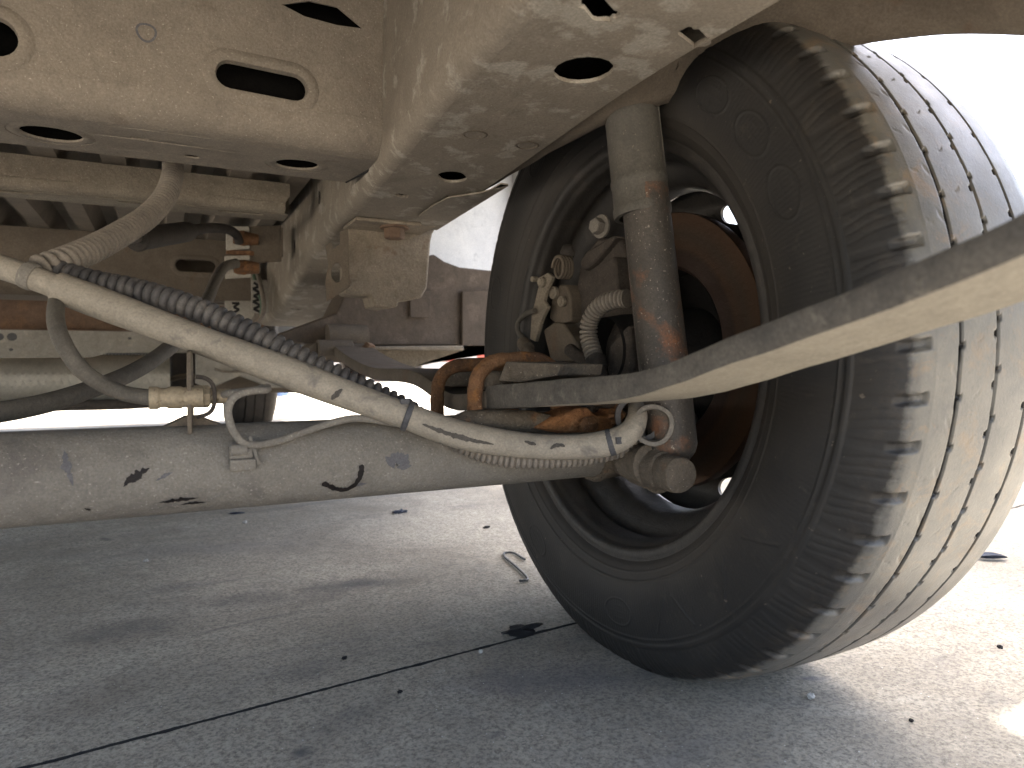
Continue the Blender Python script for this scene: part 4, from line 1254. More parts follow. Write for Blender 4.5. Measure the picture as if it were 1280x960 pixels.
mb.prism([Vector(p) for p in ((0.3804, 1.3600, 0.3437), (0.6813, 1.3600, 0.3476), (0.6813, 1.3600, 0.3754), (0.6161, 1.3600, 0.3556), (0.6049, 1.3600, 0.3504), (0.5318, 1.3600, 0.3247), (0.4618, 1.3600, 0.3083), (0.3980, 1.3600, 0.2910), (0.3850, 1.3600, 0.2975))], (0, .06, 0))
mb.build('underbody_panel', mt['channel'], van, bevel=.003, label='pale panel edge below the outrigger box')

# white inner panel behind the tyre
mb = MB()
mb.prism([Vector(p) for p in ((0.4748, 1.5000, 0.7998), (0.9302, 1.5000, 0.8626), (0.9317, 1.5000, 0.4643), (0.4728, 1.5000, 0.4476))], (0, .004, 0))
mb.build('wheel_arch_panel', mt['white_paint'], van, label='scuffed white panel in front of the wheel arch')

mb = MB()
wa = [math.radians(62 + 70 * k / 40) for k in range(41)]
vs = [(xx, WC_Y + r_ * math.cos(a), .3319 + r_ * math.sin(a)) for xx in (.372, .750) for r_ in (.487,) for a in wa]
mb.add(vs, [(i, i + 1, 41 + i + 1, 41 + i) for i in range(40)])
mb.build('wheel_arch', mt['black_rubber'], van, label='dark inner wheel arch over the tyre')

# ---- shields and exhaust far ahead on the left
mb = MB()
mb.prism([Vector(p) for p in ((-0.5038, 2.2000, 0.4907), (0.2723, 2.2000, 0.4958), (0.2713, 2.2000, 0.4050), (-0.5057, 2.2000, 0.4031))], (0, .1, 0))
mb.build('rusty_beam', mt['rust_steel'], van, bevel=.004, warp=.002, wscale=9, label='brown rusty beam behind the hose loop')
mb = MB()
ol = [(-0.4873, 2.1200, 0.3982), (0.0825, 2.1200, 0.3988), (0.1167, 2.1200, 0.3682), (0.0716, 2.1200, 0.3434), (-0.1298, 2.1200, 0.3424), (-0.1663, 2.1200, 0.3296), (-0.4889, 2.1200, 0.3271)]
hl = []
for p, r in (((-0.3373, 2.1200, 0.3813), .010), ((-0.3635, 2.1200, 0.3809), .009), ((-0.3396, 2.1200, 0.3493), .0035), ((-0.0792, 2.1200, 0.3810), .0035)):
    hl.append(stadium((p[0], p[2]), 0, .001, r, 8))
mb.plate([(p[0], p[2]) for p in ol], hl, .004, lambda u, v, w: Vector((u, 2.12 - w, v)))
mb.build('heat_shield', mt['grey_shield'], van, bevel=.001, label='grey sheet shield with small holes')
mb = MB()   # dimpled silencer wrap
X0, X1 = -1.2, .016
nx, na = 300, 48
cy, cz, ry, rz = 2.22, .268, .13, .064
vs = []
for i in range(nx + 1):
    xx = X0 + (X1 - X0) * i / nx
    for k in range(na):
        a = 2 * PI * k / na
        d = .0040 * math.sin(2 * PI * i / 4) * (1 if (k % 2) else -1)
        step_ = .004 if math.sin(a) > .15 else 0
        vs.append((xx, cy + (ry + d + step_) * math.cos(a), cz + (rz + d + step_) * math.sin(a)))
fs = [(i * na + k, i * na + (k + 1) % na, (i + 1) * na + (k + 1) % na, (i + 1) * na + k) for i in range(nx) for k in range(na)]
fs += [tuple(range(na)), tuple(nx * na + k for k in range(na))]
mb.add(vs, fs)
si = mb.build('silencer', mt['foil'], van, smooth=60, label='silencer wrapped in dimpled pale foil')
mb = MB(); mb.prism([Vector(p) for p in ((0.0191, 2.5000, 0.3649), (0.1691, 2.5000, 0.3609), (0.1672, 2.5000, 0.2149), (0.0167, 2.5000, 0.2025))], (0, .3, 0)); mb.build('dark_gap_block', mt['black_rubber'], van, bevel=.01)  # plain dark block added to fill the bright gap beside the silencer
mb = MB(); mb.tube([Vector((0.0205, 2.3000, 0.2666)), Vector((0.0567, 2.2000, 0.2777)), Vector((0.1143, 2.1000, 0.2703))], .008, 10, .02); mb.build('exhaust_rod', mt['rear_steel'], van)
mb = MB()
mb.prism([Vector(p) for p in ((0.0771, 2.0000, 0.3443), (0.2458, 2.0000, 0.3322), (0.4402, 2.0000, 0.2779), (0.4399, 2.0000, 0.2459), (0.2657, 2.0000, 0.2467), (0.1840, 2.0000, 0.2804), (0.1085, 2.0000, 0.2474), (0.0760, 2.0000, 0.2605))], (0, .05, 0))
up = mb.build('underbody_panel', mt['grey_shield'], van, bevel=.003, label='crumpled grey panel beside the silencer')
m2 = MB()
m2.tube([Vector((0.1203, 1.9900, 0.3002)), Vector((0.1436, 1.9900, 0.2916)), Vector((0.1833, 1.9900, 0.2935)), Vector((0.2195, 1.9900, 0.2889))], .003, 6, .02)
m2.build('wire', mt['wire_grey'], up)
mb = MB()
mb.prism([Vector(p) for p in ((0.0997, 2.1000, 0.2439), (0.1932, 2.1000, 0.2784), (0.4858, 2.1000, 0.2345), (0.4857, 2.1000, 0.2224), (0.1138, 2.1000, 0.2348))], (0, .3, 0))
mb.build('underbody_panel', mt['rear_steel'], van, bevel=.002, label='dark brown lower panel above the far wheel')
mb = MB()
mb.tube([(-1.2, 2.1, .207), (-.3, 2.1, .207), (0.02, 2.1, .214), (.25, 2.35, .27)], .014, 14, .05)
mb.build('exhaust_pipe', mt['dark_cast'], van, smooth=60)
# floor-level odds behind: dark tray

# ---- shock absorber
T0 = Vector((0.4120, 0.4969, 0.2419)); T1 = Vector((0.4000, 0.5281, 0.4597)); T2 = Vector((0.3950, 0.5359, 0.5678))
dirs = (T2 - T0).normalized()
mb = MB()
Ls = (T1 - T0).length
mb.lathe([(-.014, .004), (-.011, .014), (-.004, .020), (.003, .0222), (.03, .0226), (.08, .0226), (.16, .0222), (Ls, .0218), (Ls + .02, .0218)], T0, dirs, 40, True, True)
shock = mb.build('shock_absorber', mt['shock_tube'], van, smooth=40, warp=.0004, wscale=50, label='rust streaked shock absorber in front of the brake disc')
m2 = MB()
p = T1 - dirs * .004
LL = (T2 - p).length + .06
m2.lathe([(0, .0222), (0, .0262), (.003, .0268), (.008, .0268), (.010, .0258), (.028, .0257), (.030, .0264), (.034, .0264), (.036, .0255), (.06, .0254), (LL, .0250)], p, dirs, 40)
m2.build('dust_cover', mt['shock_cover'], shock, smooth=35, warp=.0005, wscale=40)
m2 = MB()   # moulding seam ribs on the cover
side = dirs.cross(Vector((.45, .89, 0))).normalized()
for o_, ll in ((.0205, .03), (-.0225, .03)):
    a = p + dirs * .036 + side * o_ + Vector((-.45, -.89, 0)) * .0110
    m2.tube([a, a + dirs * (LL - .05)], .0013, 6, .02)
m2.build('cover_rib', mt['shock_cover'], shock)
m2 = MB()
m2.lathe([(-.018, .016), (-.016, .0195), (.016, .0195), (.018, .016)], pc + Vector((0, .045, .004)), Vector((.10, 1, 0)), 28, True, True)
m2.build('mounting_eye', mt['cast'], shock, smooth=35, warp=.001, wscale=60)

# ================================================================== WHEELS
WC = Vector((.5215, WC_Y, .3319))
CX = WC.x


def spline_prof(cp, n):
    P = [Vector((a, b, 0)) for a, b in cp]
    path = catmull(P, .0006)
    ev, ln = even(path, ln_step(path, n))
    return [(p.x, p.y) for p in ev]


def ln_step(path, n):
    L = sum((b - a).length for a, b in zip(path, path[1:]))
    return L / (n - .5)


def tyre_mesh(name, NA, n_side, n_tread, detail=True):
    bead = [(-.0800, .206), (-.0835, .2120), (-.0870, .2165), (-.0955, .226), (-.1035, .246), (-.1060, .272), (-.1030, .297), (-.0965, .3165), (-.0880, .3290), (-.0790, .3352), (-.0650, .3382)]
    tread = [(-.0650, .3382), (-.050, .3392), (-.025, .3400), (0, .3402), (.025, .3400), (.050, .3392), (.0650, .3382)]
    A = spline_prof(bead, n_side)
    B = spline_prof(tread, n_tread)
    C = [(-a, r) for a, r in reversed(A)]
    if detail: C = C[::5] + [C[-1]]
    prof = A + B[1:-1] + C
    prof = np.array(prof)
    t = np.gradient(prof, axis=0)
    nrm = np.stack([-t[:, 1], t[:, 0]], 1)
    nrm /= np.linalg.norm(nrm, axis=1)[:, None]
    mid = len(prof) // 2
    if nrm[int(np.argmax(prof[:, 1]))][1] < 0: nrm = -nrm
    th = np.arange(NA) / NA * 2 * PI
    H = np.zeros((len(prof), NA))
    TH, XX = np.meshgrid(th, prof[:, 0])
    RR = np.repeat(prof[:, 1][:, None], NA, 1)
    def ss(d, w, soft):      # 1 inside half-width w, soft edge
        return np.clip((w + soft - np.abs(d)) / (2 * soft), 0, 1)
    istread = (RR > .326)
    inner = XX < 0
    if detail:
        rng = np.random.default_rng(5)
        per = 2 * PI / 60
        def wrap(ph): return (np.mod(TH / per + ph + .5, 1) - .5) * per * .337
        for gx, w in ((-.0415, .0017), (0, .0013), (.0415, .0012)):
            gx_ = gx + .0003 * np.sin(TH * 23 + gx * 300)
            H -= .0085 * ss(XX - gx_, w, .0005) * istread
        # bite marks on both edges of the grooves
        for gx, sgn, ph in ((-.0415, 1, 0), (0, -1, .25), (0, 1, .55), (.0415, -1, .8)):
            dx = XX - (gx + sgn * .0026)
            H -= .0050 * ss(dx, .0019, .0005) * ss(wrap(ph) + dx * .5, .0016, .0006) * istread
        # shallow worn bites on the left edge
        dx = XX + .0415 + .0055
        H -= .0004 * ss(dx, .0025, .0012) * ss(wrap(.5) - dx * .8, .0024, .0012) * istread
        # sipes, short curved cuts across each rib
        for gx, L, ph, sl in ((-.0205, .0035, .1, .45), (-.0600, .0035, .42, -.2)):
            dx = XX - gx
            jit = .0015 * np.sin(np.floor(TH / per + ph + .5) * 2.399)
            H -= .0006 * ss(dx, L, .0008) * ss(wrap(ph) + dx * sl * 1.4 + 60 * dx * dx + jit, .0003, .0006) * istread
        # lugs of the shoulder: wide slots plus two fine cuts between, from tread edge down the side
        sh = np.clip((RR - .303) / .004, 0, 1) * inner
        edge = np.clip((-.0690 - XX) / .002, 0, 1)
        dpt = .09 + .91 * np.clip((RR - .3265) / .006, 0, 1)
        H -= .0040 * dpt * ss(wrap(0) + (XX + .08) * .15 + .0012 * np.sin(np.floor(TH / per + .5) * 2.4), .0034, .0010) * sh * edge
        fe = np.clip((-.0785 - XX) / .002, 0, 1)
        for ph in (.30, .50, .70):
            H -= .0007 * ss(wrap(ph) + (RR - .32) * .25 + .0004 * np.sin(RR * 260), .0004, .0007) * sh * fe
        # worn step below the lugs
        H += .0010 * np.clip((.3035 - RR) / .0006, 0, 1) * np.clip((RR - .2985) / .0006, 0, 1) * inner
        H += .0006 * ss(RR - .2945, .0009, .0003) * inner
        H += .0008 * ss(RR - .2395, .0008, .0005) * inner
        H += .0006 * ss(RR - .2305, .0006, .0005) * inner
        # raised oval outlines moulded in the sidewall
        for c in (128.5, 141.8, 155.0, 262, 300, 18, 60):
            dth = (np.mod(TH - math.radians(c) + PI, 2 * PI) - PI) * .272
            q = np.sqrt((dth / .0225) ** 2 + ((RR - .2715) / .0135) ** 2)
            H += .0008 * ss(q - 1, .035, .03) * inner
            H += .00015 * ss(np.mod((RR - .2715) / .0062 + .5, 1) - .5, .10, .05) * (q < .6) * inner
        # raised arrow-like mouldings
        for c, tilt in ((214, .5), (226, -.6), (240, .4), (247, -.5), (330, .5), (352, -.4)):
            dth = (np.mod(TH - math.radians(c) + PI, 2 * PI) - PI) * .272
            H += .0006 * ss(dth + (RR - .272) * tilt * 1.5, .0010, .0005) * ss(RR - .272, .016, .001) * inner
    P = prof[:, None, :] + nrm[:, None, :] * H[:, :, None]
    X = P[:, :, 0]; Rr = P[:, :, 1]
    V = np.stack([X, Rr * np.cos(TH), Rr * np.sin(TH)], -1)
    # the loaded tyre is flat where it stands and bulges a little there
    zmin = -(WC.z - .0045)
    flat = V[:, :, 2] < zmin
    V[:, :, 2] = np.where(flat, zmin + (V[:, :, 2] - zmin) * .02, V[:, :, 2])
    nP = len(prof)
    idx = np.arange(nP * NA).reshape(nP, NA)
    a = idx[:-1]; b = np.roll(a, -1, 1); d = idx[1:]; c = np.roll(d, -1, 1)
    F = np.stack([a, d, c, b], -1).reshape(-1, 4)
    me = bpy.data.meshes.new(name)
    me.vertices.add(nP * NA); me.vertices.foreach_set('co', V.reshape(-1))
    nf = len(F)
    me.loops.add(nf * 4); me.loops.foreach_set('vertex_index', F.reshape(-1).astype(np.int32))
    me.polygons.add(nf); me.polygons.foreach_set('loop_start', np.arange(nf, dtype=np.int32) * 4)
    me.polygons.foreach_set('use_smooth', np.ones(nf, bool))
    me.update(calc_edges=True); me.validate()
    me.materials.append(mt['tyre'])
    return me


def child(name, me, parent):
    o = bpy.data.objects.new(name, me); COL.objects.link(o); o.parent = parent
    return o


# wheel disc with oval windows, local to the hub centre (x towards the outside of the van)
wd = MB()
outl = [(.186 * math.cos(2 * PI * k / 96), .186 * math.sin(2 * PI * k / 96)) for k in range(96)]
hl = []
for k in range(12):
    a = math.radians(15 + 30 * k)
    hl.append(stadium((.156 * math.cos(a), .156 * math.sin(a)), a + PI / 2, .0075, .0095, 8))
hl.append([(.035 * math.cos(2 * PI * k / 32), .035 * math.sin(2 * PI * k / 32)) for k in range(32)])
def fr_d(u, v, w):
    r = math.hypot(u, v)
    x_ = .040 + .020 * math.exp(-((r - .115) / .03) ** 2) - .012 * smoothstep(r, .165, .186)
    return Vector((x_ - w, u, v))
cutl = [(c_, nv) for c_ in [-.15 + .03 * i for i in range(11)] for nv in ((1, 0, 0), (0, 1, 0))]
wd.plate(outl, hl, .004, fr_d, cuts=cutl)
wheel = wd.build('wheel', mt['rim'], van, smooth=40)
wheel.location = WC
wheel['label'] = 'rear steel wheel with worn tyre facing the lens'
rm = MB()
barrel = [(-.0905, .2225), (-.0915, .2165), (-.0890, .2095), (-.0830, .2075), (-.0800, .2040), (-.066, .2025), (-.056, .2010), (-.050, .2030), (-.045, .2000), (-.038, .1890), (-.030, .1800), (-.020, .1765), (.000, .1765), (.012, .1790), (.020, .1870), (.030, .1890), (.040, .1930), (.060, .2020), (.078, .2050), (.086, .2100), (.0885, .2165), (.0885, .2225)]
dense = [tuple(p[:2]) for p in even(catmull([Vector((a, b, 0)) for a, b in barrel], .002), .003)[0]]
rm.lathe(dense, (0, 0, 0), (1, 0, 0), 144)
thick = [(a, b + .004) for a, b in dense]
rm.lathe(thick, (0, 0, 0), (1, 0, 0), 96)
rim = rm.build('rim', mt['rim'], wheel, smooth=60)
tyre = child('tyre', tyre_mesh('tyre', 1700, 170, 190), wheel)
# hub and studs seen through the disc
bd = MB()
bd.lathe([(-.018, .092), (-.022, .096), (-.0225, .152), (-.020, .1525), (-.010, .1525), (-.008, .152), (-.008, .096), (.030, .090), (.034, .03)], (0, 0, 0), (1, 0, 0), 120)
disc_o = bd.build('brake_disc', mt['disc'], wheel, smooth=35, label='brown rusted brake disc')
hb_ = MB()
hb_.lathe([(-.020, .0935), (.020, .089), (.026, .05), (-.02, .045), (-.075, .040), (-.10, .036)], (0, 0, 0), (1, 0, 0), 48)
hb_.build('hub', mt['hub_dark'], wheel, smooth=40)

# front wheel far ahead, coarse tyre (shares nothing but its kind)
fme = tyre_mesh('front_tyre', 180, 40, 160, detail=True)
w2 = wheel.copy(); COL.objects.link(w2); w2.parent = van
w2.location = Vector((.37, 3.62, .3319)); w2['label'] = 'front wheel of the van, dark and far ahead beyond the axle'
fme.materials.clear(); fme.materials.append(mt['black_rubber'])
child('tyre', fme, w2)
r2 = rim.copy(); COL.objects.link(r2); r2.parent = w2

# ---- brake caliper, lever and hub carrier inside the wheel
kn = MB()
def kp(px): return Vector(px)
# carrier arm reaching up with a bolt
kn.prism([kp(p) for p in ((0.4550, 0.7290, 0.4106), (0.4550, 0.7255, 0.4346), (0.4550, 0.7007, 0.4553), (0.4550, 0.6872, 0.4645), (0.4550, 0.6691, 0.4635), (0.4550, 0.6409, 0.4555), (0.4550, 0.6185, 0.4262), (0.4550, 0.6036, 0.3480), (0.4550, 0.6171, 0.2790), (0.4550, 0.7319, 0.2732), (0.4550, 0.7709, 0.3328))], (.05, 0, 0))
kn.prism([kp(p) for p in ((0.4450, 0.7131, 0.4392), (0.4450, 0.6990, 0.4487), (0.4450, 0.6465, 0.4609), (0.4450, 0.6343, 0.4572), (0.4450, 0.6818, 0.4334), (0.4450, 0.7059, 0.4270))], (.02, 0, 0))
kn.prism([kp(p) for p in ((0.4380, 0.6629, 0.4307), (0.4380, 0.6271, 0.4349), (0.4380, 0.6208, 0.3947), (0.4380, 0.6388, 0.3796), (0.4380, 0.6675, 0.3879))], (.03, 0, 0))
kn.lathe([(0, .040), (.02, .042), (.06, .036)], (.452, .63, .325), (1, 0, 0), 32, True, True)
carrier = kn.build('hub_carrier', mt['dark_cast'], van, smooth=35, bevel=.004, warp=.004, wscale=24, label='dark cast hub carrier behind the shock absorber')
m2 = MB()
bq = Vector((0.4500, 0.6731, 0.4755))
m2.hexnut(bq, (-1, -.15, 0), .0095, .010)
m2.lathe([(0, .0135), (.003, .0135)], bq + Vector((.003, 0, 0)), (-1, -.15, 0), 20, True, True)
m2.build('bolt', mt['axle'], carrier, smooth=25)
m2 = MB()
m2.prism([kp(p) for p in ((0.4250, 0.6239, 0.3182), (0.4250, 0.6165, 0.3395), (0.4250, 0.5839, 0.3592), (0.4250, 0.5767, 0.3184), (0.4250, 0.5833, 0.2979), (0.4250, 0.6192, 0.2968))], (.03, 0, 0))
m2.build('guard_plate', mt['dark_cast'], carrier, bevel=.004, warp=.001, wscale=50)
cl_ = MB()
XC = .437
cl_.prism([kp(p) for p in ((0.4400, 0.7737, 0.3755), (0.4400, 0.7656, 0.3983), (0.4400, 0.7459, 0.4155), (0.4400, 0.7306, 0.4140), (0.4400, 0.7212, 0.3996), (0.4400, 0.7192, 0.3726), (0.4400, 0.7229, 0.3689), (0.4400, 0.7515, 0.3664))], (.022, 0, 0))
cl_.prism([kp(p) for p in ((0.4360, 0.7811, 0.3615), (0.4360, 0.7526, 0.3703), (0.4360, 0.7312, 0.3663), (0.4360, 0.6981, 0.3413), (0.4360, 0.6841, 0.3225), (0.4360, 0.7387, 0.3206), (0.4360, 0.7624, 0.3226))], (.05, 0, 0))
cal = cl_.build('brake_caliper', mt['rear_steel'], van, smooth=35, bevel=.002, warp=.001, wscale=50, label='dusty brake caliper with handbrake lever and coil spring')
m2 = MB()
m2.prism([kp(p) for p in ((0.4250, 0.7761, 0.4136), (0.4250, 0.7678, 0.4278), (0.4250, 0.7515, 0.4300), (0.4250, 0.7396, 0.4238), (0.4250, 0.7534, 0.4095), (0.4250, 0.7615, 0.3964), (0.4250, 0.7514, 0.3887), (0.4250, 0.7656, 0.3747), (0.4250, 0.7844, 0.3461), (0.4250, 0.7975, 0.3495), (0.4250, 0.7932, 0.3793))], (.006, 0, 0))
m2.build('handbrake_lever', mt['channel'], cal, bevel=.0012, warp=.0006, wscale=60)
m2 = MB()
cc = Vector((0.4300, 0.7252, 0.4340))
pts = []
for k in range(70):
    a = 2 * PI * k / 16
    pts.append(cc + Vector((.0045 * k / 16 * .9 - .006, .0115 * math.cos(a), .0125 * math.sin(a))))
m2.tube(pts, .0021, 8, .0025)
m2.build('return_spring', mt['rear_steel'], cal, smooth=60)
m2 = MB(); m2.blob((0.4400, 0.7289, 0.4515), (.009, .009, .011), 5, .2); m2.build('rubber_cap', mt['black_rubber'], cal)
for px, r in (((0.4240, 0.7598, 0.4190), .0068), ((0.4380, 0.7347, 0.3938), .0065), ((0.4380, 0.7542, 0.4062), .008)):
    m2 = MB(); m2.lathe([(0, r), (.004, r), (.005, r * .7), (.006, r * .65)], px, (-1, -.1, 0), 16, True, True); m2.build('pivot_pin', mt['channel'], cal, smooth=30)
m2 = MB()
m2.lathe([(-.004, .0035), (.004, .0035)], (0.4240, 0.7828, 0.4253), (-1, -.1, 0), 12, True, True); m2.build('pivot_pin', mt['channel'], cal)
m2 = MB()
m2.tube([kp(p) for p in ((0.4200, 0.7732, 0.3850), (0.4200, 0.8036, 0.3807), (0.4200, 0.8219, 0.3702), (0.4200, 0.8196, 0.3596), (0.4200, 0.8036, 0.3496), (0.4180, 0.7843, 0.3358))], .0034, 10, .004)
m2.build('lever_cable', mt['hose'], cal, smooth=60)
m2 = MB()
a, b = Vector((0.4190, 0.8062, 0.3466)), Vector((0.4150, 0.7617, 0.3206))
m2.lathe([(0, .005), (.002, .0085), (.020, .0095), (.022, .007), (.04, .006)], a, b - a, 16, True, True)
m2.build('cable_boot', mt['rear_steel'], cal, smooth=35)
m2 = MB()
m2.tube([kp(p) for p in ((0.4250, 0.6981, 0.3347), (0.4250, 0.6753, 0.3252), (0.4200, 0.6395, 0.3137))], .0075, 12, .005); m2.build('guide_pin', mt['dark_cast'], cal)
m2 = MB()
m2.corr([kp(p) for p in ((0.4250, 0.5855, 0.3853), (0.4200, 0.6010, 0.3847), (0.4150, 0.6201, 0.3792), (0.4120, 0.6340, 0.3655), (0.4120, 0.6370, 0.3484), (0.4120, 0.6275, 0.3284), (0.4120, 0.6182, 0.3140))], .0088, .0012, .0050, 14)
m2.build('sensor_conduit', mt['conduit_dust'], cal, smooth=40)
m2 = MB()
m2.lathe([(0, .009), (.002, .011), (.014, .011), (.016, .009), (.05, .008)], (0.4120, 0.6244, 0.3259), Vector((-.005, -.03, -.05)), 18, True, True)
m2.build('conduit_socket', mt['black_rubber'], cal)

# ---- body shell (white panel van, mostly out of frame)
mb = MB()
XR, XL, YR, YF, ZT = .755, -1.295, .02, 3.99, 2.25
arc = [(1.47, .40), (1.46, .74), (1.40, .80)] + [(WC.y + .47 * math.cos(a), max(.40, WC.z + .47 * math.sin(a))) for a in [math.radians(70 + 105 * k / 30) for k in range(31)]]
fw = [(3.62 + .42 * math.cos(a), max(.34, .33 + .42 * math.sin(a))) for a in [math.radians(2 + 176 * k / 24) for k in range(25)]]
for XX_ in (XR, XL):
    lo = .37 if XX_ == XR else .60
    outline = [(YR, lo)] + (list(reversed(arc)) + [(1.5, .34), (3.1, .34)] if XX_ == XR else [(3.1, lo)]) + list(reversed(fw)) + [(YF - .08, .34), (YF, .6), (YF, .95), (3.75, 1.2), (3.1, 2.05), (2.8, ZT - .05), (2.6, ZT), (YR, ZT)]
    mb.plate(outline, [], .004, lambda u, v, w, X_=XX_: Vector((X_ + w, u, v)))
roof = [(YF, .6), (YF, .95), (3.75, 1.2), (3.1, 2.05), (2.8, ZT - .05), (2.6, ZT), (YR, ZT)]
vs = [(xx, a, b - .003) for xx in (XL + .003, XR - .003) for a, b in roof]
n = len(roof)
mb.add(vs, [(i, i + 1, n + i + 1, n + i) for i in range(n - 1)])
mb.prism([(XL + .003, YR + .002, .62), (XR - .003, YR + .002, .62), (XR - .003, YR + .002, ZT - .004), (XL + .003, YR + .002, ZT - .004)], (0, .004, 0))
body = mb.build('body', mt['body_paint'], van, smooth=30)
mb = MB(); mb.box(((XL + XR) / 2, YR - .05, .60), (2.05, .12, .13)); mb.build('rear_bumper', mt['grey_plastic'], van, bevel=.03, seg=3)
mb = MB(); mb.box(((XL + XR) / 2, YF - .02, .46), (2.03, .18, .26)); mb.build('front_bumper', mt['grey_plastic'], van, bevel=.04, seg=3)
mb = MB()
gp_ = [(3.745, 1.215), (3.13, 2.02)]
mb.prism([(XL + .1, gp_[0][0] + .006, gp_[0][1]), (XR - .1, gp_[0][0] + .006, gp_[0][1]), (XR - .14, gp_[1][0] + .006, gp_[1][1]), (XL + .14, gp_[1][0] + .006, gp_[1][1])], (0, .004, .003))
mb.build('windscreen', mt['glass'], van)
# left rail so that the far side stands on something when seen from the side
mb = MB(); mb.box((-.80, 1.0, .60), (.15, 2.4, .12)); mb.build('frame_rail', mt['rail'], van, bevel=.01)

# ================================================================== OUTSIDE
# unseen sheets on posts, added to shade the ground and shape the sun patch
blocker = bpy.data.objects.new('sun_blocker', None); COL.objects.link(blocker); blocker.location = (0, 1, 0)
tag(blocker, 'added unseen flat sheets on posts that block the sun', 'sun_blocker')
mb = MB()
ZC = 3.3
off = ZC / math.tan(SUN_EL)
Yc = .335 + .527 * off            # rear edge: its shadow falls at y = .335
prof = []
ox = .85 * off; oy = .527 * off
def blocker_part(x0, x1, y0, y1):
    m_ = MB(); m_.box(((x0 + x1) / 2 + ox, (y0 + y1) / 2 + oy, ZC + .03), (x1 - x0, y1 - y0, .05))
    m_.build('blocker_sheet', mt['sun_blocker'], blocker, bevel=.005).location = (0, -1, 0)
# extents of the shade they throw on the ground
blocker_part(.20, 2.05, .352, 3.2)
blocker_part(.05, .655, -.75, .37)
for px_, py_ in ((1.85 + ox, .45 + oy), (1.85 + ox, 3.1 + oy), (.55 + ox, 3.1 + oy), (.1 + ox, -.7 + oy), (.6 + ox, -.7 + oy), (-2.3 + ox, .2 + oy)):
    if py_ - oy == .2: continue
    mb = MB(); mb.box((px_, py_, ZC / 2 + .003), (.1, .1, ZC - .006)); mb.build('blocker_post', mt['sun_blocker'], blocker, bevel=.006).location = (0, -1, 0)

# pale wall added far ahead to bounce warm light under the van
mb = MB(); mb.box((2.0, 17.0, 1.3), (17.6, .25, 2.6)); tag(mb.build('bounce_wall', mt['wall'], None, bevel=.02), 'added pale rendered wall far ahead that bounces warm light', 'wall')

# red car far ahead, only its lower side shows in the gap over the spring
def car(name, loc, rz, paint, label):
    t = bpy.data.objects.new(name, None); COL.objects.link(t); t.location = loc; t.rotation_euler = (0, 0, rz)
    tag(t, label, 'car')
    side = [(-2.0, .32), (-1.72, .30), (1.70, .30), (2.05, .36), (2.08, .62), (1.95, .80), (1.10, .92), (.45, 1.38), (-1.0, 1.42), (-1.75, 1.05), (-2.05, .95), (-2.08, .5)]
    m_ = MB(); m_.prism([(p[0], -.82, p[1]) for p in side], (0, 1.64, 0)); m_.build('body', paint, t, bevel=.09, seg=3, smooth=40)
    for yy in (-.825, .822):
        m_ = MB(); m_.prism([(a, yy, b) for a, b in ((.95, .95), (.38, 1.32), (-.95, 1.35), (-1.55, 1.0))], (0, .003, 0)); m_.build('window', mt['glass'], t)
    for xx in (-1.25, 1.3):
        for yy in (-.80, .62):
            m_ = MB(); m_.lathe([(0, .2), (0, .30), (.03, .315), (.15, .315), (.18, .30), (.18, .2)], (xx, yy, .315), (0, 1, 0), 32)
            m_.lathe([(.01, .01), (.02, .20), (.16, .20), (.17, .01)], (xx, yy, .315), (0, 1, 0), 24)
            w_ = m_.build('wheel', mt['black_rubber'], t)
    return t
pr_ = Vector((4.0198, 10.2833, -0.0225))
car('parked_car', (pr_.x + .3, pr_.y + 1.0, .005), .25, mt['red_paint'], 'red parked car in the glare seen through the gap above the spring')
pb = Vector((0.9364, 6.4521, -0.1358))
mb = MB(); mb.lathe([(0, .06), (.01, .062), (.75, .06), (.80, .045), (.81, .01)], (pb.x, pb.y, .005), (0, 0, 1), 20, True, True)
tag(mb.build('bollard', mt['blue_paint'], None, smooth=40), 'blue bollard right of the far front wheel', 'bollard')

# ================================================================== LITTER ON THE CONCRETE
ZG = .005
def litter(name, label, cat, mat, center, size, seed, rough=.5, sub=2, rz=0, group=None):
    m_ = MB(); c_ = Vector(center); m_.blob((0, 0, size[2] * .7), size, seed, rough, sub, Matrix.Rotation(rz, 3, 'Z'))
    o = m_.build(name, mat, None, smooth=30)
    o.location = (c_.x, c_.y, ZG)
    return tag(o, label, cat, group)
litter('rubber_scrap', 'ragged black rubber scrap lying on the joint left of the tyre', 'rubber scrap', mt['scrap'], (0.3687, 0.7130, 0.0050), (.018, .009, .0035), 11, .9, 3, .1)
litter('plastic_scrap', 'small blue black scrap on bright concrete under the axle', 'scrap', mt['blue_scrap'], (0.4362, 1.3916, 0.0050), (.012, .007, .004), 12, .8, 3, .3)
litter('plastic_scrap', 'dark grey sliver on the concrete under the left part of the axle', 'scrap', mt['blue_scrap'], (0.1316, 1.5357, 0.0050), (.014, .006, .002), 13, .5, 2, 0)
litter('pebble', 'tiny pale pebble just in front of the dark sliver', 'pebble', mt['pebble'], (0.1375, 1.4375, 0.0050), (.005, .004, .003), 14, .3)
litter('pebble', 'white pebble just in front of the joint below the black scrap', 'pebble', mt['pebble'], (0.3033, 0.6810, 0.0050), (.0028, .0024, .0022), 15, .3)
litter('pebble', 'grey angular pebble in front of the tyre', 'pebble', mt['pebble'], (0.5389, 0.4490, 0.0050), (.0036, .0030, .0032), 16, .5)
litter('black_crumb', 'round black crumb on the concrete right of the tyre front', 'crumb', mt['scrap'], (0.5825, 0.3802, 0.0050), (.0022, .002, .0016), 17, .3)
litter('black_crumb', 'dark crumb between the axle and the joint', 'crumb', mt['scrap'], (0.1669, 0.7313, 0.0050), (.0028, .0022, .0018), 18, .6)
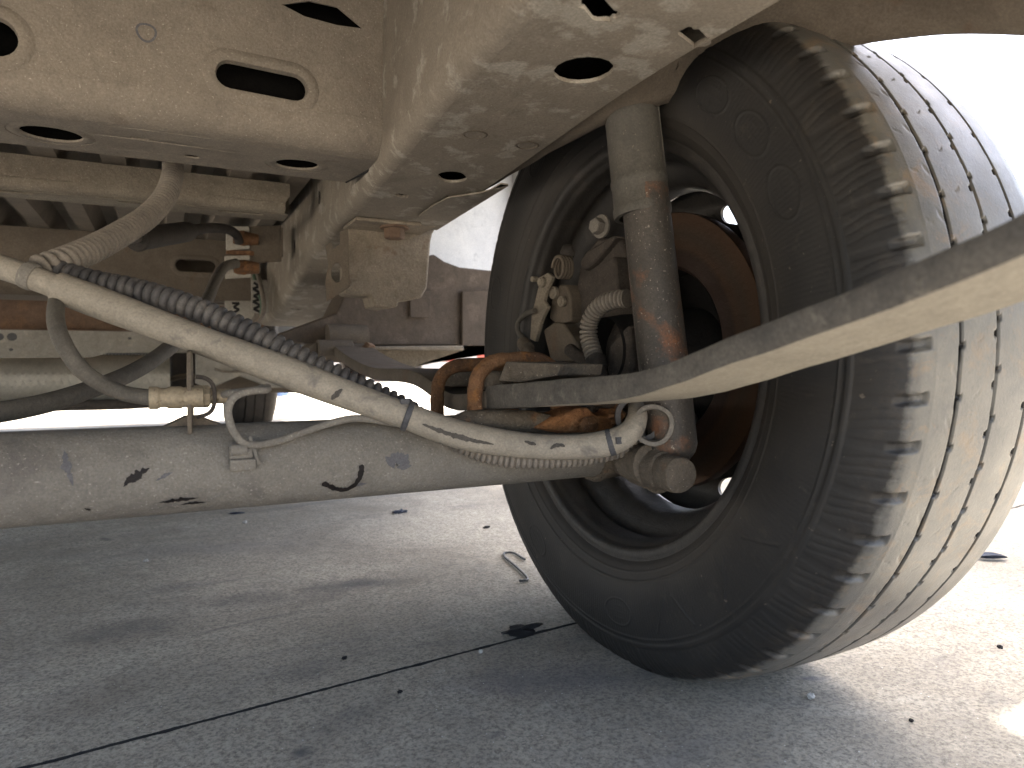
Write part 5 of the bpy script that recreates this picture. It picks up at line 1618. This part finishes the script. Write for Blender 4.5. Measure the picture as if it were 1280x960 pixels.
litter('black_crumb', 'dark crumb on bright concrete beside the left edge of the tyre', 'crumb', mt['scrap'], (0.5424, 1.1911, 0.0050), (.007, .004, .0025), 19, .6)
litter('black_crumb', 'dark crumb in front of the joint near the middle', 'crumb', mt['scrap'], (0.1973, 0.6324, 0.0050), (.0024, .002, .0016), 20, .6)
litter('pebble', 'small pale pebble far left on the concrete', 'pebble', mt['pebble'], (-0.0284, 1.2306, 0.0050), (.004, .003, .0025), 21, .4)
litter('black_crumb', 'dark crumb on the concrete right of the tyre', 'crumb', mt['scrap'], (0.8204, 0.4361, 0.0050), (.003, .0025, .002), 22, .5)
# curled leaf-like scrap right of the tyre
cs = Vector((1.1721, 0.6390, 0.0050))
m_ = MB(); vs = []
for i in range(9):
    for j in range(5):
        u = i / 8 - .5; v = j / 4 - .5
        w = math.cos(u * PI) ** .6 if abs(u) < .5 else .05
        vs.append((u * .050, v * .020 * max(.1, w), .002 + .007 * (v * 2) ** 2 * w + .006 * u * u))
m_.add(vs, [(i * 5 + j, i * 5 + j + 1, (i + 1) * 5 + j + 1, (i + 1) * 5 + j) for i in range(8) for j in range(4)])
m_.add([(a, b, c_ + .0012) for a, b, c_ in vs], [(i * 5 + j, (i + 1) * 5 + j, (i + 1) * 5 + j + 1, i * 5 + j + 1) for i in range(8) for j in range(4)])
o = m_.build('dry_leaf', mt['blue_scrap'], None); o.location = (cs.x, cs.y, ZG); o.rotation_euler = (0, 0, -.5)
tag(o, 'dark curled leaf on bright concrete right of the tyre', 'leaf')
# bent wire hook
m_ = MB()
wp_ = [(0.5062, 0.9653, 0.0120), (0.5058, 1.0097, 0.0100), (0.4948, 1.0139, 0.0090), (0.4845, 0.9930, 0.0090), (0.4761, 0.9342, 0.0090), (0.4672, 0.8859, 0.0090), (0.4613, 0.8723, 0.0090), (0.4494, 0.8741, 0.0090)]
m_.tube([Vector((p[0], p[1], .0078)) for p in wp_], .0018, 10, .004)
tag(m_.build('wire_hook', mt['wire_steel'], None, smooth=60), 'bent grey wire hook lying beside the left edge of the tyre', 'wire')
